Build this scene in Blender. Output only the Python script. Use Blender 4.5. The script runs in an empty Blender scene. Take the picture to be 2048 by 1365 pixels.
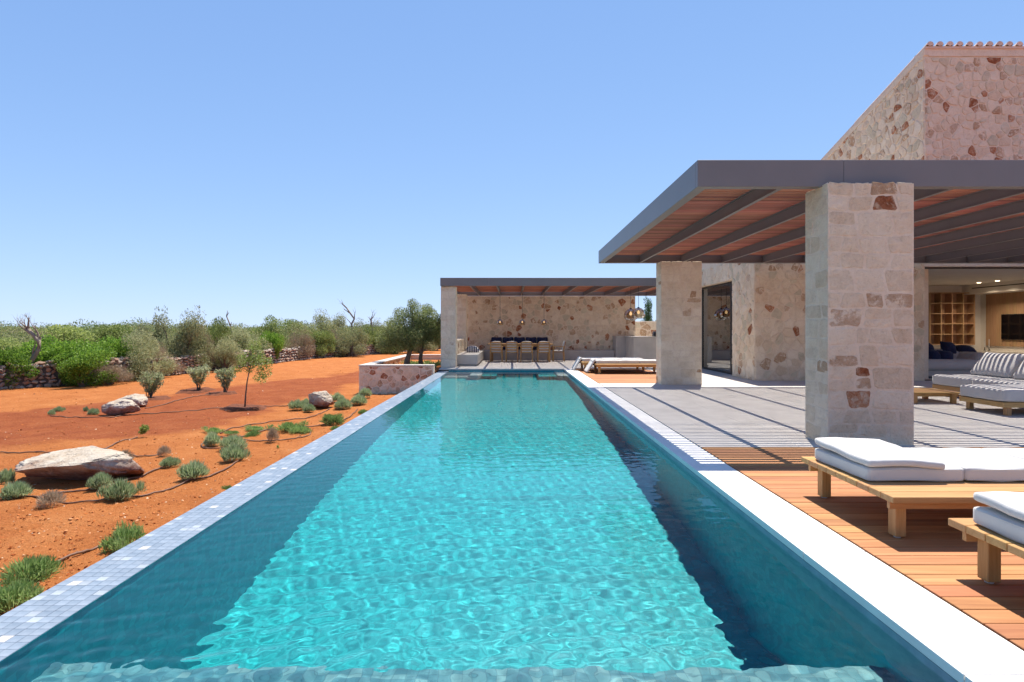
import bpy, bmesh, math, random
import numpy as np
from mathutils import Vector, Matrix, noise

# ------------------------------------------------------------------ camera, sky, sun, exposure
sc = bpy.context.scene
COL = sc.collection
cam_d = bpy.data.cameras.new('camera'); cam = bpy.data.objects.new('camera', cam_d); COL.objects.link(cam)
cam.location = (0, 0, 1.4); cam.rotation_euler = (math.pi/2, 0, 0)
cam_d.lens = 20.0; cam_d.sensor_width = 36.0
cam_d.shift_x = -0.001; cam_d.shift_y = -0.011
cam_d.clip_start = 0.05; cam_d.clip_end = 4000
sc.camera = cam

KX, KY = 0.14, 0.39                      # shadow offset per metre of height (towards -X, -Y)
SUN_EL = math.atan(1/math.hypot(KX, KY)); SUN_AZ = math.atan2(KX, KY)   # from +Y towards +X
SKY_K = 0.42; SKY_TINT = (1.26, 1.50, 1.98)
world = bpy.data.worlds.new('World'); sc.world = world; world.use_nodes = True
wn = world.node_tree; wn.nodes.clear()
wo = wn.nodes.new('ShaderNodeOutputWorld'); wb = wn.nodes.new('ShaderNodeBackground')
ws = wn.nodes.new('ShaderNodeTexSky'); ws.sky_type = 'NISHITA'; ws.sun_disc = False
ws.sun_elevation = SUN_EL; ws.sun_rotation = SUN_AZ
ws.altitude = 50; ws.air_density = 0.6; ws.dust_density = 0.0; ws.ozone_density = 4.0
wb.inputs['Strength'].default_value = 0.15
# soft shoulder on the bright horizon band: c / (1 + K c), the same for every direction
wk = wn.nodes.new('ShaderNodeVectorMath'); wk.operation = 'MULTIPLY_ADD'
wk.inputs[1].default_value = (SKY_K,)*3; wk.inputs[2].default_value = (1, 1, 1)
wd = wn.nodes.new('ShaderNodeVectorMath'); wd.operation = 'DIVIDE'
wt = wn.nodes.new('ShaderNodeVectorMath'); wt.operation = 'MULTIPLY'; wt.inputs[1].default_value = SKY_TINT
wn.links.new(ws.outputs[0], wk.inputs[0]); wn.links.new(ws.outputs[0], wd.inputs[0]); wn.links.new(wk.outputs[0], wd.inputs[1])
wn.links.new(wd.outputs[0], wt.inputs[0]); wn.links.new(wt.outputs[0], wb.inputs[0])
wn.links.new(wb.outputs[0], wo.inputs[0])

sl = bpy.data.lights.new('sun', 'SUN'); sun = bpy.data.objects.new('sun', sl); COL.objects.link(sun)
sl.energy = 4.0; sl.angle = math.radians(0.3); sl.color = (1.0, 0.93, 0.83)
sun.location = (5, 10, 30)
sun.rotation_euler = Vector((-KX, -KY, -1)).to_track_quat('-Z', 'Y').to_euler()

sc.view_settings.view_transform = 'Standard'; sc.view_settings.look = 'None'
sc.view_settings.exposure = 1.1; sc.view_settings.gamma = 1.0
sc.view_settings.use_curve_mapping = False
sc.render.engine = 'CYCLES'
sc.cycles.use_denoising = True
sc.cycles.max_bounces = 10; sc.cycles.diffuse_bounces = 5; sc.cycles.glossy_bounces = 4
sc.cycles.transmission_bounces = 8; sc.cycles.transparent_max_bounces = 16
sc.cycles.caustics_reflective = False; sc.cycles.caustics_refractive = True
sc.cycles.blur_glossy = 0.3
sc.cycles.sample_clamp_indirect = 6.0

# ------------------------------------------------------------------ helpers
F, VX, VY, H = 1138.0, 1026.0, 660.0, 1.4
GZ = -0.77                                # level of the red earth
WZ = -0.09                                # water level
def G(px, py, z=GZ):
    h = py - VY; s = (H - z)/h
    return Vector(((px-VX)*s, F*s, z))
R = random.Random(7)

def tag(o, label=None, cat=None, group=None, kind=None):
    if label: o['label'] = label
    if cat: o['category'] = cat
    if group: o['group'] = group
    if kind: o['kind'] = kind
    return o
def empty(name, loc=(0,0,0), label=None, cat=None, group=None, kind=None):
    o = bpy.data.objects.new(name, None); COL.objects.link(o); o.location = loc
    o.empty_display_size = 0.2
    return tag(o, label, cat, group, kind)
def link(name, me, mat=None, parent=None, world=True):
    o = bpy.data.objects.new(name, me); COL.objects.link(o)
    if mat is not None:
        for m in (mat if isinstance(mat, (list, tuple)) else [mat]): me.materials.append(m)
    if parent is not None:
        o.parent = parent
        if world:
            if parent.parent is None: o.matrix_parent_inverse = Matrix.Translation(-parent.location)
    return o
def pyobj(name, v, f, mat=None, parent=None, smooth=False, world=True):
    me = bpy.data.meshes.new(name); me.from_pydata([tuple(x) for x in v], [], f)
    if smooth: me.polygons.foreach_set('use_smooth', [True]*len(me.polygons))
    return link(name, me, mat, parent, world)
def bmobj(name, bm, mat=None, parent=None, smooth=False, world=True):
    me = bpy.data.meshes.new(name); bm.normal_update(); bm.to_mesh(me); bm.free()
    if smooth: me.polygons.foreach_set('use_smooth', [True]*len(me.polygons))
    return link(name, me, mat, parent, world)
def bx(bm, x0, x1, y0, y1, z0, z1, bev=0.0, seg=1):
    r = bmesh.ops.create_cube(bm, size=1.0)
    vs = r['verts']
    for v in vs:
        v.co = Vector((x0 if v.co.x < 0 else x1, y0 if v.co.y < 0 else y1, z0 if v.co.z < 0 else z1))
    if bev > 0:
        es = list({e for v in vs for e in v.link_edges})
        bmesh.ops.bevel(bm, geom=es, offset=bev, segments=seg, affect='EDGES', profile=0.5)
def box(name, x0, x1, y0, y1, z0, z1, mat, parent=None, bev=0.0, seg=1, smooth=False, world=True):
    bm = bmesh.new(); bx(bm, x0, x1, y0, y1, z0, z1, bev, seg)
    return bmobj(name, bm, mat, parent, smooth, world)
def tube(bm, pts, rad, n=7, cap=True):
    pts = [Vector(p) for p in pts]; rings = []
    up = Vector((0.13, 0.21, 0.97))
    for i, p in enumerate(pts):
        t = (pts[min(i+1, len(pts)-1)] - pts[max(i-1, 0)]).normalized()
        a = t.cross(up)
        if a.length < 1e-3: a = t.cross(Vector((1, 0, 0)))
        a.normalize(); b = t.cross(a)
        r = rad[i] if isinstance(rad, (list, tuple)) else rad
        rings.append([bm.verts.new(p + (a*math.cos(2*math.pi*k/n) + b*math.sin(2*math.pi*k/n))*r) for k in range(n)])
    for i in range(len(rings)-1):
        for k in range(n):
            bm.faces.new((rings[i][k], rings[i][(k+1) % n], rings[i+1][(k+1) % n], rings[i+1][k]))
    if cap:
        bm.faces.new(rings[0][::-1]); bm.faces.new(rings[-1])
def lathe(bm, prof, n=24, c=(0,0,0)):
    c = Vector(c); rings = []
    for r, z in prof:
        rings.append([bm.verts.new(c + Vector((r*math.cos(2*math.pi*k/n), r*math.sin(2*math.pi*k/n), z))) for k in range(n)])
    for i in range(len(rings)-1):
        for k in range(n):
            bm.faces.new((rings[i][k], rings[i][(k+1) % n], rings[i+1][(k+1) % n], rings[i+1][k]))
def copy_tree(o, parent=None):
    c = o.copy(); COL.objects.link(c); c.parent = parent
    for ch in list(o.children): copy_tree(ch, c)
    return c
def quads(name, Q, mat, parent=None, world=True, smooth=False):
    Q = np.asarray(Q, dtype=np.float32); n = len(Q)
    me = bpy.data.meshes.new(name)
    me.vertices.add(n*4); me.vertices.foreach_set('co', Q.reshape(-1))
    me.loops.add(n*4); me.loops.foreach_set('vertex_index', np.arange(n*4, dtype=np.int32))
    me.polygons.add(n); me.polygons.foreach_set('loop_start', np.arange(0, n*4, 4, dtype=np.int32))
    me.update(calc_edges=True); me.validate()
    return link(name, me, mat, parent, world)

# soft cushion: a box with rounded, slightly puffed faces
def soft(bm, cx, cy, cz, sx, sy, sz, r=0.35, puff=0.06, pinch=0.0, cuts=7, rot=None, seed=0, wob=0.0):
    b2 = bmesh.new(); bmesh.ops.create_cube(b2, size=2.0)
    bmesh.ops.subdivide_edges(b2, edges=b2.edges[:], cuts=cuts, use_grid_fill=True)
    hs = Vector((sx/2, sy/2, sz/2)); rad = min(hs)*r*2 if r < .5 else min(hs)
    for v in b2.verts:
        u = v.co.copy()
        # concentrate rows at the rim
        p = Vector([math.copysign(1-(1-abs(c))**1.35, c) for c in u])
        q = Vector((p.x*hs.x, p.y*hs.y, p.z*hs.z))
        inner = Vector([max(-h+rad, min(h-rad, c)) for c, h in zip(q, hs)])
        d = q-inner
        if d.length > 1e-6: q = inner + d.normalized()*min(d.length, rad) if d.length > rad else q
        e = (1-p.x*p.x)*(1-p.y*p.y)
        q.z *= (1 + puff*2*e)*(1-pinch*(1-e)**2)
        if pinch:
            k = 1-0.10*pinch*(1-abs(p.x))*abs(p.y)**2; k2 = 1-0.10*pinch*(1-abs(p.y))*abs(p.x)**2
            q.y *= k; q.x *= k2
        if wob: q += Vector((0,0,1))*noise.noise(Vector((q.x*5+seed, q.y*5, seed*3.1)))*wob
        v.co = q
    M = Matrix.Translation((cx, cy, cz)) @ (rot.to_4x4() if rot is not None else Matrix.Identity(4))
    mp = {}
    for v in b2.verts: mp[v] = bm.verts.new(M @ v.co)
    for f in b2.faces: bm.faces.new([mp[v] for v in f.verts])
    b2.free()
def softobj(name, mat, parent, *a, world=True, **k):
    bm = bmesh.new(); soft(bm, *a, **k)
    return bmobj(name, bm, mat, parent, True, world)

# ------------------------------------------------------------------ materials
class NT:
    def __init__(s, name):
        s.m = bpy.data.materials.new(name); s.m.use_nodes = True; s.t = s.m.node_tree
        s.t.nodes.clear(); s.out = s.n('ShaderNodeOutputMaterial')
    def n(s, t, **k):
        x = s.t.nodes.new(t)
        for a, b in k.items(): setattr(x, a, b)
        return x
    def l(s, a, b): s.t.links.new(a, b)
    def val(s, sock, v):
        if hasattr(v, 'node'): s.l(v, sock)
        else: sock.default_value = v
    def coord(s, kind='Object', scale=(1,1,1), rot=(0,0,0)):
        c = s.n('ShaderNodeTexCoord'); m = s.n('ShaderNodeMapping')
        m.inputs['Scale'].default_value = scale; m.inputs['Rotation'].default_value = rot
        s.l(c.outputs[kind], m.inputs[0]); return m.outputs[0]
    def noise(s, vec, scale, detail=4, rough=.55, dist=0.0):
        x = s.n('ShaderNodeTexNoise'); s.l(vec, x.inputs['Vector'])
        x.inputs['Scale'].default_value = scale; x.inputs['Detail'].default_value = detail
        x.inputs['Roughness'].default_value = rough; x.inputs['Distortion'].default_value = dist
        return x.outputs['Fac']
    def math(s, op, a, b=0.0, c=0.0, clamp=False):
        x = s.n('ShaderNodeMath', operation=op, use_clamp=clamp)
        s.val(x.inputs[0], a); s.val(x.inputs[1], b); s.val(x.inputs[2], c); return x.outputs[0]
    def ramp(s, fac, stops, interp='LINEAR'):
        x = s.n('ShaderNodeValToRGB'); s.val(x.inputs[0], fac); r = x.color_ramp; r.interpolation = interp
        while len(r.elements) < len(stops): r.elements.new(0.5)
        for e, (p, c) in zip(r.elements, stops):
            e.position = p; e.color = (*c, 1) if len(c) == 3 else c
        return x.outputs[0]
    def mix(s, fac, a, b, mode='MIX'):
        x = s.n('ShaderNodeMix', data_type='RGBA', blend_type=mode)
        s.val(x.inputs[0], fac)
        for i, v in ((6, a), (7, b)):
            if hasattr(v, 'node'): s.l(v, x.inputs[i])
            else: x.inputs[i].default_value = (*v, 1)
        return x.outputs[2]
    def bump(s, h, dist=0.01, strength=1.0, nrm=None):
        x = s.n('ShaderNodeBump'); x.inputs['Distance'].default_value = dist
        x.inputs['Strength'].default_value = strength; s.l(h, x.inputs['Height'])
        if nrm is not None: s.l(nrm, x.inputs['Normal'])
        return x.outputs[0]
    def pbr(s, color, rough=.7, normal=None, spec=.35, metal=0.0):
        p = s.n('ShaderNodeBsdfPrincipled')
        if hasattr(color, 'node'): s.l(color, p.inputs['Base Color'])
        else: p.inputs['Base Color'].default_value = (*color, 1)
        s.val(p.inputs['Roughness'], rough); p.inputs['Specular IOR Level'].default_value = spec
        p.inputs['Metallic'].default_value = metal
        if normal is not None: s.l(normal, p.inputs['Normal'])
        return p.outputs[0]
    def done(s, sh, vol=None):
        s.l(sh, s.out.inputs['Surface'])
        if vol is not None: s.l(vol, s.out.inputs['Volume'])
        return s.m
    def rnd(s): return s.n('ShaderNodeObjectInfo').outputs['Random']
    def island(s): return s.n('ShaderNodeNewGeometry').outputs['Random Per Island']

def simple(name, c1, c2, scale=4.0, rough=.7, bump=.0, bscale=40., stretch=(1,1,1), spec=.35, objvar=.0, metal=0., detail=5):
    t = NT(name); v = t.coord('Object', stretch)
    f = t.noise(v, scale, detail)
    col = t.ramp(f, [(.3, c1), (.7, c2)])
    if objvar:
        k = t.math('MULTIPLY_ADD', t.rnd(), objvar, 1-objvar/2)
        col = t.mix(1.0, col, t.n('ShaderNodeCombineColor').outputs[0], 'MIX') if False else col
        hs = t.n('ShaderNodeHueSaturation'); t.l(k, hs.inputs['Value']); t.l(col, hs.inputs['Color']); col = hs.outputs[0]
    nb = None
    if bump: nb = t.bump(t.noise(v, bscale, 6, .65), bump)
    return t.done(t.pbr(col, rough, nb, spec, metal))

def stone_mat(name, stops, bump=.012, blotch=None):
    t = NT(name); v = t.coord('Object')
    n0 = t.noise(v, 2.2, 4, .5); n1 = t.noise(v, 9.0, 6, .68); n2 = t.noise(v, 42.0, 5, .72)
    f = t.math('ADD', t.math('MULTIPLY', n1, .6), t.math('MULTIPLY', n2, .4))
    f = t.math('ADD', f, t.math('MULTIPLY', t.math('SUBTRACT', t.rnd(), .5), .20))
    col = t.ramp(f, stops)
    if blotch:
        k = t.ramp(t.noise(v, 7.5, 5, .7, .5), [(.50, (0,0,0)), (.60, (1,1,1))])
        col = t.mix(k, col, t.ramp(f, blotch))
    pit = t.ramp(n2, [(.28, (.50,.41,.33)), (.40, (1,1,1))])
    col = t.mix(.45, col, pit, 'MULTIPLY')
    stain = t.ramp(n0, [(.35, (.94,.90,.86)), (.6, (1,1,1))])
    col = t.mix(.8, col, stain, 'MULTIPLY')
    nb = t.bump(n2, bump*1.2, 1.0); nb = t.bump(n1, bump*3.4, 1.0, nb)
    return t.done(t.pbr(col, .92, nb, .2))
CREAM = [(.30,(.67,.55,.40)), (.5,(.80,.685,.515)), (.72,(.86,.755,.595))]
M_ST = [
    stone_mat('stone_cream', CREAM),
    stone_mat('stone_beige', [(.30,(.62,.49,.34)), (.5,(.755,.625,.455)), (.72,(.83,.71,.545))]),
    stone_mat('stone_grey',  [(.30,(.49,.42,.30)), (.5,(.64,.57,.42)), (.72,(.75,.68,.515))]),
    stone_mat('stone_ochre', [(.32,(.40,.24,.13)), (.5,(.56,.39,.25)), (.68,(.64,.51,.38))], .014, CREAM),
    stone_mat('stone_rust',  [(.34,(.27,.092,.040)), (.5,(.43,.18,.088)), (.66,(.58,.33,.19))], .016, [(.32,(.44,.27,.16)), (.5,(.58,.42,.29)), (.68,(.68,.55,.42))]),
]
M_MORTAR = stone_mat('lime_mortar', [(.3,(.70,.585,.445)), (.5,(.79,.675,.525)), (.72,(.83,.725,.575))], .008)
M_COPING = simple('white_limestone', (.70,.675,.635), (.78,.755,.715), 3.0, .75, .0015, 120, objvar=.04)
M_PAVE = simple('pale_limestone_paving', (.44,.405,.37), (.53,.495,.455), 2.5, .7, .0015, 90, objvar=.06)
M_CONC = simple('smooth_concrete', (.44,.41,.37), (.54,.505,.46), 2.0, .75, .002, 50)
M_PLASTER = simple('white_plaster', (.70,.66,.60), (.75,.71,.65), 2.0, .85)
M_METAL = simple('taupe_metal_paint', (.165,.15,.142), (.185,.168,.16), 1.5, .38, .0004, 30, spec=.5)
M_DARK = simple('black_metal', (.022,.024,.024), (.03,.032,.032), 2, .4, spec=.5)
M_BACK = simple('joint_shadow', (.06,.05,.045), (.09,.075,.065), 5, .95)

def wood(name, a, b, c, ax=(1.2, 22, 22), rough=.55, objvar=.25, bump=.0015):
    t = NT(name); o = t.coord('Object', ax)
    # offset the grain for every board
    add = t.n('ShaderNodeVectorMath', operation='ADD'); t.l(o, add.inputs[0])
    cmb = t.n('ShaderNodeCombineXYZ'); r = t.rnd()
    for i in range(3): t.l(t.math('MULTIPLY', r, 37.0+13*i), cmb.inputs[i])
    t.l(cmb.outputs[0], add.inputs[1]); v = add.outputs[0]
    n1 = t.noise(v, 1.0, 6, .6, .6); n2 = t.noise(v, 4.0, 3, .5)
    col = t.ramp(t.math('ADD', t.math('MULTIPLY', n1, .75), t.math('MULTIPLY', n2, .25)), [(.3, a), (.5, b), (.72, c)])
    hs = t.n('ShaderNodeHueSaturation'); t.l(col, hs.inputs['Color'])
    t.l(t.math('MULTIPLY_ADD', r, objvar, 1-objvar*.5), hs.inputs['Value'])
    t.l(t.math('MULTIPLY_ADD', t.math('FRACT', t.math('MULTIPLY', r, 7.3)), .02, .49), hs.inputs['Hue'])
    nb = t.bump(n1, bump)
    return t.done(t.pbr(hs.outputs[0], rough, nb, .35))
M_DECK = wood('ipe_deck', (.27,.104,.038), (.38,.163,.062), (.48,.235,.10), (.9, 16, 16), .6, .34)
M_TEAK = wood('teak', (.34,.175,.062), (.44,.245,.092), (.53,.32,.135), (1.5, 26, 26), .5, .16)
M_TEAKY = wood('teak_across', (.34,.175,.062), (.44,.245,.092), (.53,.32,.135), (26, 1.5, 26), .5, .16)
M_TEAKZ = wood('teak_upright', (.33,.17,.062), (.43,.235,.09), (.52,.31,.13), (26, 26, 1.5), .5, .16)
M_SLAT = wood('cedar_slats', (.27,.090,.050), (.38,.136,.078), (.49,.20,.12), (.8, 20, 20), .6, .75)
M_OAK = wood('oak_panel', (.36,.215,.115), (.43,.27,.15), (.50,.33,.19), (20, 20, 1.2), .55, .14)

def fabric(name, c1, c2, scale=350, bump=.0012):
    t = NT(name); v = t.coord('Object')
    n = t.noise(v, 3.0, 4); w = t.noise(v, scale, 2, .5)
    col = t.ramp(t.math('ADD', t.math('MULTIPLY', n, .6), t.math('MULTIPLY', w, .4)), [(.3, c1), (.7, c2)])
    nb = t.bump(w, bump, .7); nb = t.bump(t.noise(v, 9.0, 3), .006, .6, nb)
    p = t.n('ShaderNodeBsdfPrincipled'); t.l(col, p.inputs['Base Color']); p.inputs['Roughness'].default_value = .95
    p.inputs['Specular IOR Level'].default_value = .15; p.inputs['Sheen Weight'].default_value = .15
    t.l(nb, p.inputs['Normal'])
    return t.done(p.outputs[0])
M_WHITE = fabric('white_canvas', (.50,.485,.465), (.57,.555,.535))
M_SOFA = fabric('light_grey_canvas', (.44,.42,.405), (.51,.49,.475))
M_GREYF = fabric('warm_grey_fabric', (.42,.385,.36), (.50,.465,.44))
M_NAVY = fabric('navy_fabric', (.012,.016,.045), (.022,.028,.07))

def leaf_mat(name, stops, rough=.55, trans=.35, objvar=.35):
    t = NT(name)
    f = t.math('ADD', t.math('MULTIPLY', t.island(), .75), t.math('MULTIPLY', t.rnd(), .25))
    col = t.ramp(f, stops)
    hs = t.n('ShaderNodeHueSaturation'); t.l(col, hs.inputs['Color'])
    t.l(t.math('MULTIPLY_ADD', t.rnd(), objvar, 1-objvar*.5), hs.inputs['Value'])
    p = t.pbr(hs.outputs[0], rough, None, .3)
    tr = t.n('ShaderNodeBsdfTranslucent'); t.l(hs.outputs[0], tr.inputs[0])
    mx = t.n('ShaderNodeMixShader'); mx.inputs[0].default_value = trans
    t.l(p, mx.inputs[1]); t.l(tr.outputs[0], mx.inputs[2])
    return t.done(mx.outputs[0])
L_BRIGHT = leaf_mat('leaf_lentisc', [(0,(.10,.21,.022)), (.5,(.19,.34,.04)), (1,(.32,.46,.08))], trans=.45)
L_GREEN = leaf_mat('leaf_scrub', [(0,(.13,.175,.04)), (.5,(.24,.30,.08)), (1,(.38,.42,.15))], trans=.45)
L_OLIVE = leaf_mat('leaf_wild_olive', [(0,(.14,.155,.065)), (.5,(.28,.295,.135)), (1,(.46,.46,.26))], trans=.4)
L_BROWN = leaf_mat('leaf_dry_scrub', [(0,(.18,.12,.075)), (.5,(.33,.245,.155)), (1,(.48,.38,.25))])
L_OLTREE = leaf_mat('leaf_olive_tree', [(0,(.11,.15,.045)), (.5,(.25,.31,.11)), (1,(.47,.51,.28))], trans=.45)
L_LAV = leaf_mat('leaf_lavender', [(0,(.17,.25,.105)), (.5,(.31,.40,.20)), (1,(.50,.56,.36))], trans=.45, objvar=.25)
L_DRY = leaf_mat('leaf_dry_lavender', [(0,(.24,.18,.12)), (.5,(.37,.29,.20)), (1,(.50,.41,.30))])
L_WEED = leaf_mat('leaf_green_herb', [(0,(.10,.185,.045)), (.5,(.20,.31,.09)), (1,(.34,.44,.17))], trans=.4)
L_YOUNG = leaf_mat('leaf_young_tree', [(0,(.13,.20,.035)), (.5,(.25,.34,.08)), (1,(.42,.48,.17))], trans=.45)
L_OLEAN = leaf_mat('leaf_oleander', [(0,(.22,.26,.11)), (.5,(.40,.44,.22)), (1,(.66,.67,.46))], trans=.45)
L_CYP = leaf_mat('leaf_cypress', [(0,(.025,.075,.022)), (.5,(.05,.13,.04)), (1,(.10,.20,.065))])
def far_leaf():
    t = NT('leaf_far_scrub'); v = t.coord('Object')
    a = t.ramp(t.island(), [(0,(.12,.155,.04)), (.5,(.23,.28,.08)), (1,(.37,.41,.15))])
    b = t.ramp(t.island(), [(0,(.16,.145,.065)), (.5,(.30,.275,.135)), (1,(.45,.42,.23))])
    c = t.ramp(t.island(), [(0,(.09,.14,.04)), (.5,(.17,.24,.07)), (1,(.28,.34,.12))])
    n = t.noise(v, .16, 3, .6); n2 = t.noise(v, .37, 2)
    col = t.mix(t.ramp(n, [(.46,(0,0,0)), (.58,(1,1,1))]), a, b); col = t.mix(t.ramp(n2, [(.52,(0,0,0)), (.6,(1,1,1))]), col, c)
    p = t.pbr(col, .6, None, .25); tr = t.n('ShaderNodeBsdfTranslucent'); t.l(col, tr.inputs[0])
    mx = t.n('ShaderNodeMixShader'); mx.inputs[0].default_value = .4; t.l(p, mx.inputs[1]); t.l(tr.outputs[0], mx.inputs[2])
    return t.done(mx.outputs[0])
L_FAR = far_leaf()
M_BARK = simple('bark', (.10,.075,.055), (.19,.15,.115), 14, .95, .012, 30, (1,1,.3))
M_DEADW = simple('dead_wood', (.22,.17,.13), (.34,.28,.22), 14, .95, .008, 30, (1,1,.3))

# ------------------------------------------------------------------ ground, pool, terraces
def soil_mat():
    t = NT('red_earth'); v = t.coord('Object')
    sep = t.n('ShaderNodeSeparateXYZ'); t.l(v, sep.inputs[0]); X, Y = sep.outputs[0], sep.outputs[1]
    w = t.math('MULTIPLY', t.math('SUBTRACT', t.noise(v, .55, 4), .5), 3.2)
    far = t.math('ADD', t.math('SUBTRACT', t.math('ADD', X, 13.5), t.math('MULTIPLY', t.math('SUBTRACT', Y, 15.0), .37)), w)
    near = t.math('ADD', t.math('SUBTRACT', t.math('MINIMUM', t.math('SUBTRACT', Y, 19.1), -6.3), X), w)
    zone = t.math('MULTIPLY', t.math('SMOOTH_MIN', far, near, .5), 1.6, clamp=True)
    n1 = t.noise(v, 1.3, 6, .6); n2 = t.noise(v, 22, 5, .7); n3 = t.noise(v, 90, 3, .6)
    f = t.math('ADD', t.math('MULTIPLY', n1, .5), t.math('MULTIPLY', n2, .5))
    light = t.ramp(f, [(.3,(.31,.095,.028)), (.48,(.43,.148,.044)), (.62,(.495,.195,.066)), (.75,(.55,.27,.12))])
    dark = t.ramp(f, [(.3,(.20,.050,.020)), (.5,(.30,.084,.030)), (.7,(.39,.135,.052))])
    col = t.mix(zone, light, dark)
    grit = t.ramp(n3, [(.66,(0,0,0)), (.74,(1,1,1))])
    col = t.mix(t.math('MULTIPLY', grit, .55), col, (.56,.34,.19))
    far2 = t.math('MULTIPLY', t.math('SUBTRACT', t.math('ADD', t.math('MULTIPLY', X, -1), -19.0), 0.0), .3, clamp=True)
    col = t.mix(far2, col, (.16,.12,.055))
    nb = t.bump(n3, .026, .9); nb = t.bump(n2, .055, .8, nb)
    tv = t.coord('Object', (.9, .12, 1), (0, 0, -.2))
    nb = t.bump(t.noise(tv, 2.2, 4), .15, .5, nb)
    return t.done(t.pbr(col, .97, nb, .1))
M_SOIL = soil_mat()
def axis(lo, hi, fine0, fine1, step):
    a = list(np.arange(fine0, fine1+1e-6, step)); s = step; x = fine1
    while x < hi: s *= 1.35; x += s; a.append(min(x, hi))
    s = step; x = fine0; b = []
    while x > lo: s *= 1.35; x -= s; b.append(max(x, lo))
    return b[::-1]+a
HX0, HX1, HY0, HY1 = -2.62, 24.0, -6.0, 30.0
def soil_z(x, y):
    d = max(0, min(1, (-2.7-x)/.6)) if x < -2.62 else 0
    z = noise.fractal(Vector((x*.35, y*.35, 1.7)), 1, 2, 3)*.05 + noise.fractal(Vector((x*2.4, y*2.4, 5.1)), .7, 2, 4)*.030
    return GZ + z*d
def make_ground():
    xs = axis(-1500, 1500, -19.0, -2.62, .14); ys = axis(-900, 2500, 3.0, 31.0, .16)
    xs = sorted(set([round(x,4) for x in xs if not (-2.6 < x < 24)] + [24.0])); ys = sorted(set([round(y,4) for y in ys]+[HY0, HY1]))
    nx = len(xs); v = []; f = []
    for y in ys:
        for x in xs:
            near = (-24 < x < -2.5 and -3 < y < 60)
            v.append((x, y, soil_z(x, y) if near else GZ-.002*0))
    for j in range(len(ys)-1):
        for i in range(nx-1):
            cx = (xs[i]+xs[i+1])/2; cy = (ys[j]+ys[j+1])/2
            if HX0 < cx < HX1 and HY0 < cy < HY1: continue
            a = j*nx+i; f.append((a, a+1, a+1+nx, a+nx))
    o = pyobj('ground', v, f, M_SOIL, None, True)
    tag(o, 'orange red bare earth running from the pool to the horizon', 'ground', kind='structure')
make_ground()

# loose stones lying on the earth (too many to count)
def hullrock(rng, n=11, flat=.7):
    bm = bmesh.new()
    for _ in range(n):
        p = Vector((rng.gauss(0,1), rng.gauss(0,1), rng.gauss(0,1))).normalized()*rng.uniform(.8, 1.0)
        bm.verts.new((p.x, p.y*rng.uniform(.85,1), p.z*flat))
    r = bmesh.ops.convex_hull(bm, input=bm.verts[:])
    bmesh.ops.delete(bm, geom=list({g for g in r['geom_interior']+r['geom_unused'] if isinstance(g, bmesh.types.BMVert)}), context='VERTS')
    bmesh.ops.triangulate(bm, faces=bm.faces[:])
    vs = [v.co.copy() for v in bm.verts]; bm.verts.index_update(); fs = [[v.index for v in f.verts] for f in bm.faces]
    bm.free(); return vs, fs
def peb_mat():
    t = NT('earth_stained_pebbles')
    return t.done(t.pbr(t.ramp(t.island(), [(0,(.22,.055,.018)), (.45,(.42,.13,.036)), (.8,(.52,.21,.08)), (.93,(.60,.38,.22)), (1,(.68,.56,.43))]), .97, None, .1))
M_PEB = peb_mat()
def pebbles():
    rng = random.Random(3); base = [hullrock(rng, 8) for _ in range(6)]; v = []; f = []
    for k in range(15000):
        py = VY + 45 + (rng.random()**.75)*520; px = rng.uniform(-120, 900); p = G(px, py)
        if p.x > -2.75 or p.x < -19 or p.y > 45: continue
        s = min(.02, .003+rng.random()**4*.018)*(1+.035*p.y)
        vs, fs = base[k % 6]; o = len(v); c, sn = math.cos(k), math.sin(k)
        z = soil_z(p.x, p.y)+s*.2
        v += [(p.x+s*(q.x*c-q.y*sn), p.y+s*(q.x*sn+q.y*c), z+s*q.z) for q in vs]
        f += [[o+i for i in t] for t in fs]
    o = pyobj('gravel', v, f, M_PEB); tag(o, 'small loose stones scattered over the red earth', 'gravel', kind='stuff')
pebbles()

# ---- pool
def mosaic_mat(name, cols, scale, rough=.35, grout=(.25,.3,.3)):
    t = NT(name); v = t.coord('Object')
    b = t.n('ShaderNodeTexVoronoi', feature='F1', distance='CHEBYCHEV'); b.inputs['Scale'].default_value = scale; b.inputs['Randomness'].default_value = 0.0
    t.l(v, b.inputs['Vector'])
    r = t.n('ShaderNodeSeparateColor'); t.l(b.outputs['Color'], r.inputs[0])
    col = t.ramp(r.outputs[0], cols)
    n = t.noise(v, 3.0, 4); col = t.mix(t.math('MULTIPLY', n, .35), col, cols[1][1])
    edge = t.ramp(b.outputs['Distance'], [(.44,(0,0,0)), (.48,(1,1,1))])
    col = t.mix(t.math('MULTIPLY', edge, .5), col, grout)
    return t.done(t.pbr(col, rough, None, .4))
M_POOLT = mosaic_mat('pool_mosaic_turquoise', [(0,(.0003,.17,.20)), (.5,(.0005,.215,.245)), (1,(.001,.27,.295))], 18, grout=(.0003,.13,.155))
M_POOLW = mosaic_mat('pool_mosaic_wall', [(0,(.0005,.17,.235)), (.5,(.001,.225,.295)), (1,(.002,.28,.35))], 18, grout=(.0005,.14,.19))
M_POOLL = mosaic_mat('pool_mosaic_ledge', [(0,(.02,.11,.145)), (.5,(.045,.16,.19)), (1,(.10,.22,.235))], 18, grout=(.02,.08,.105))
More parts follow.
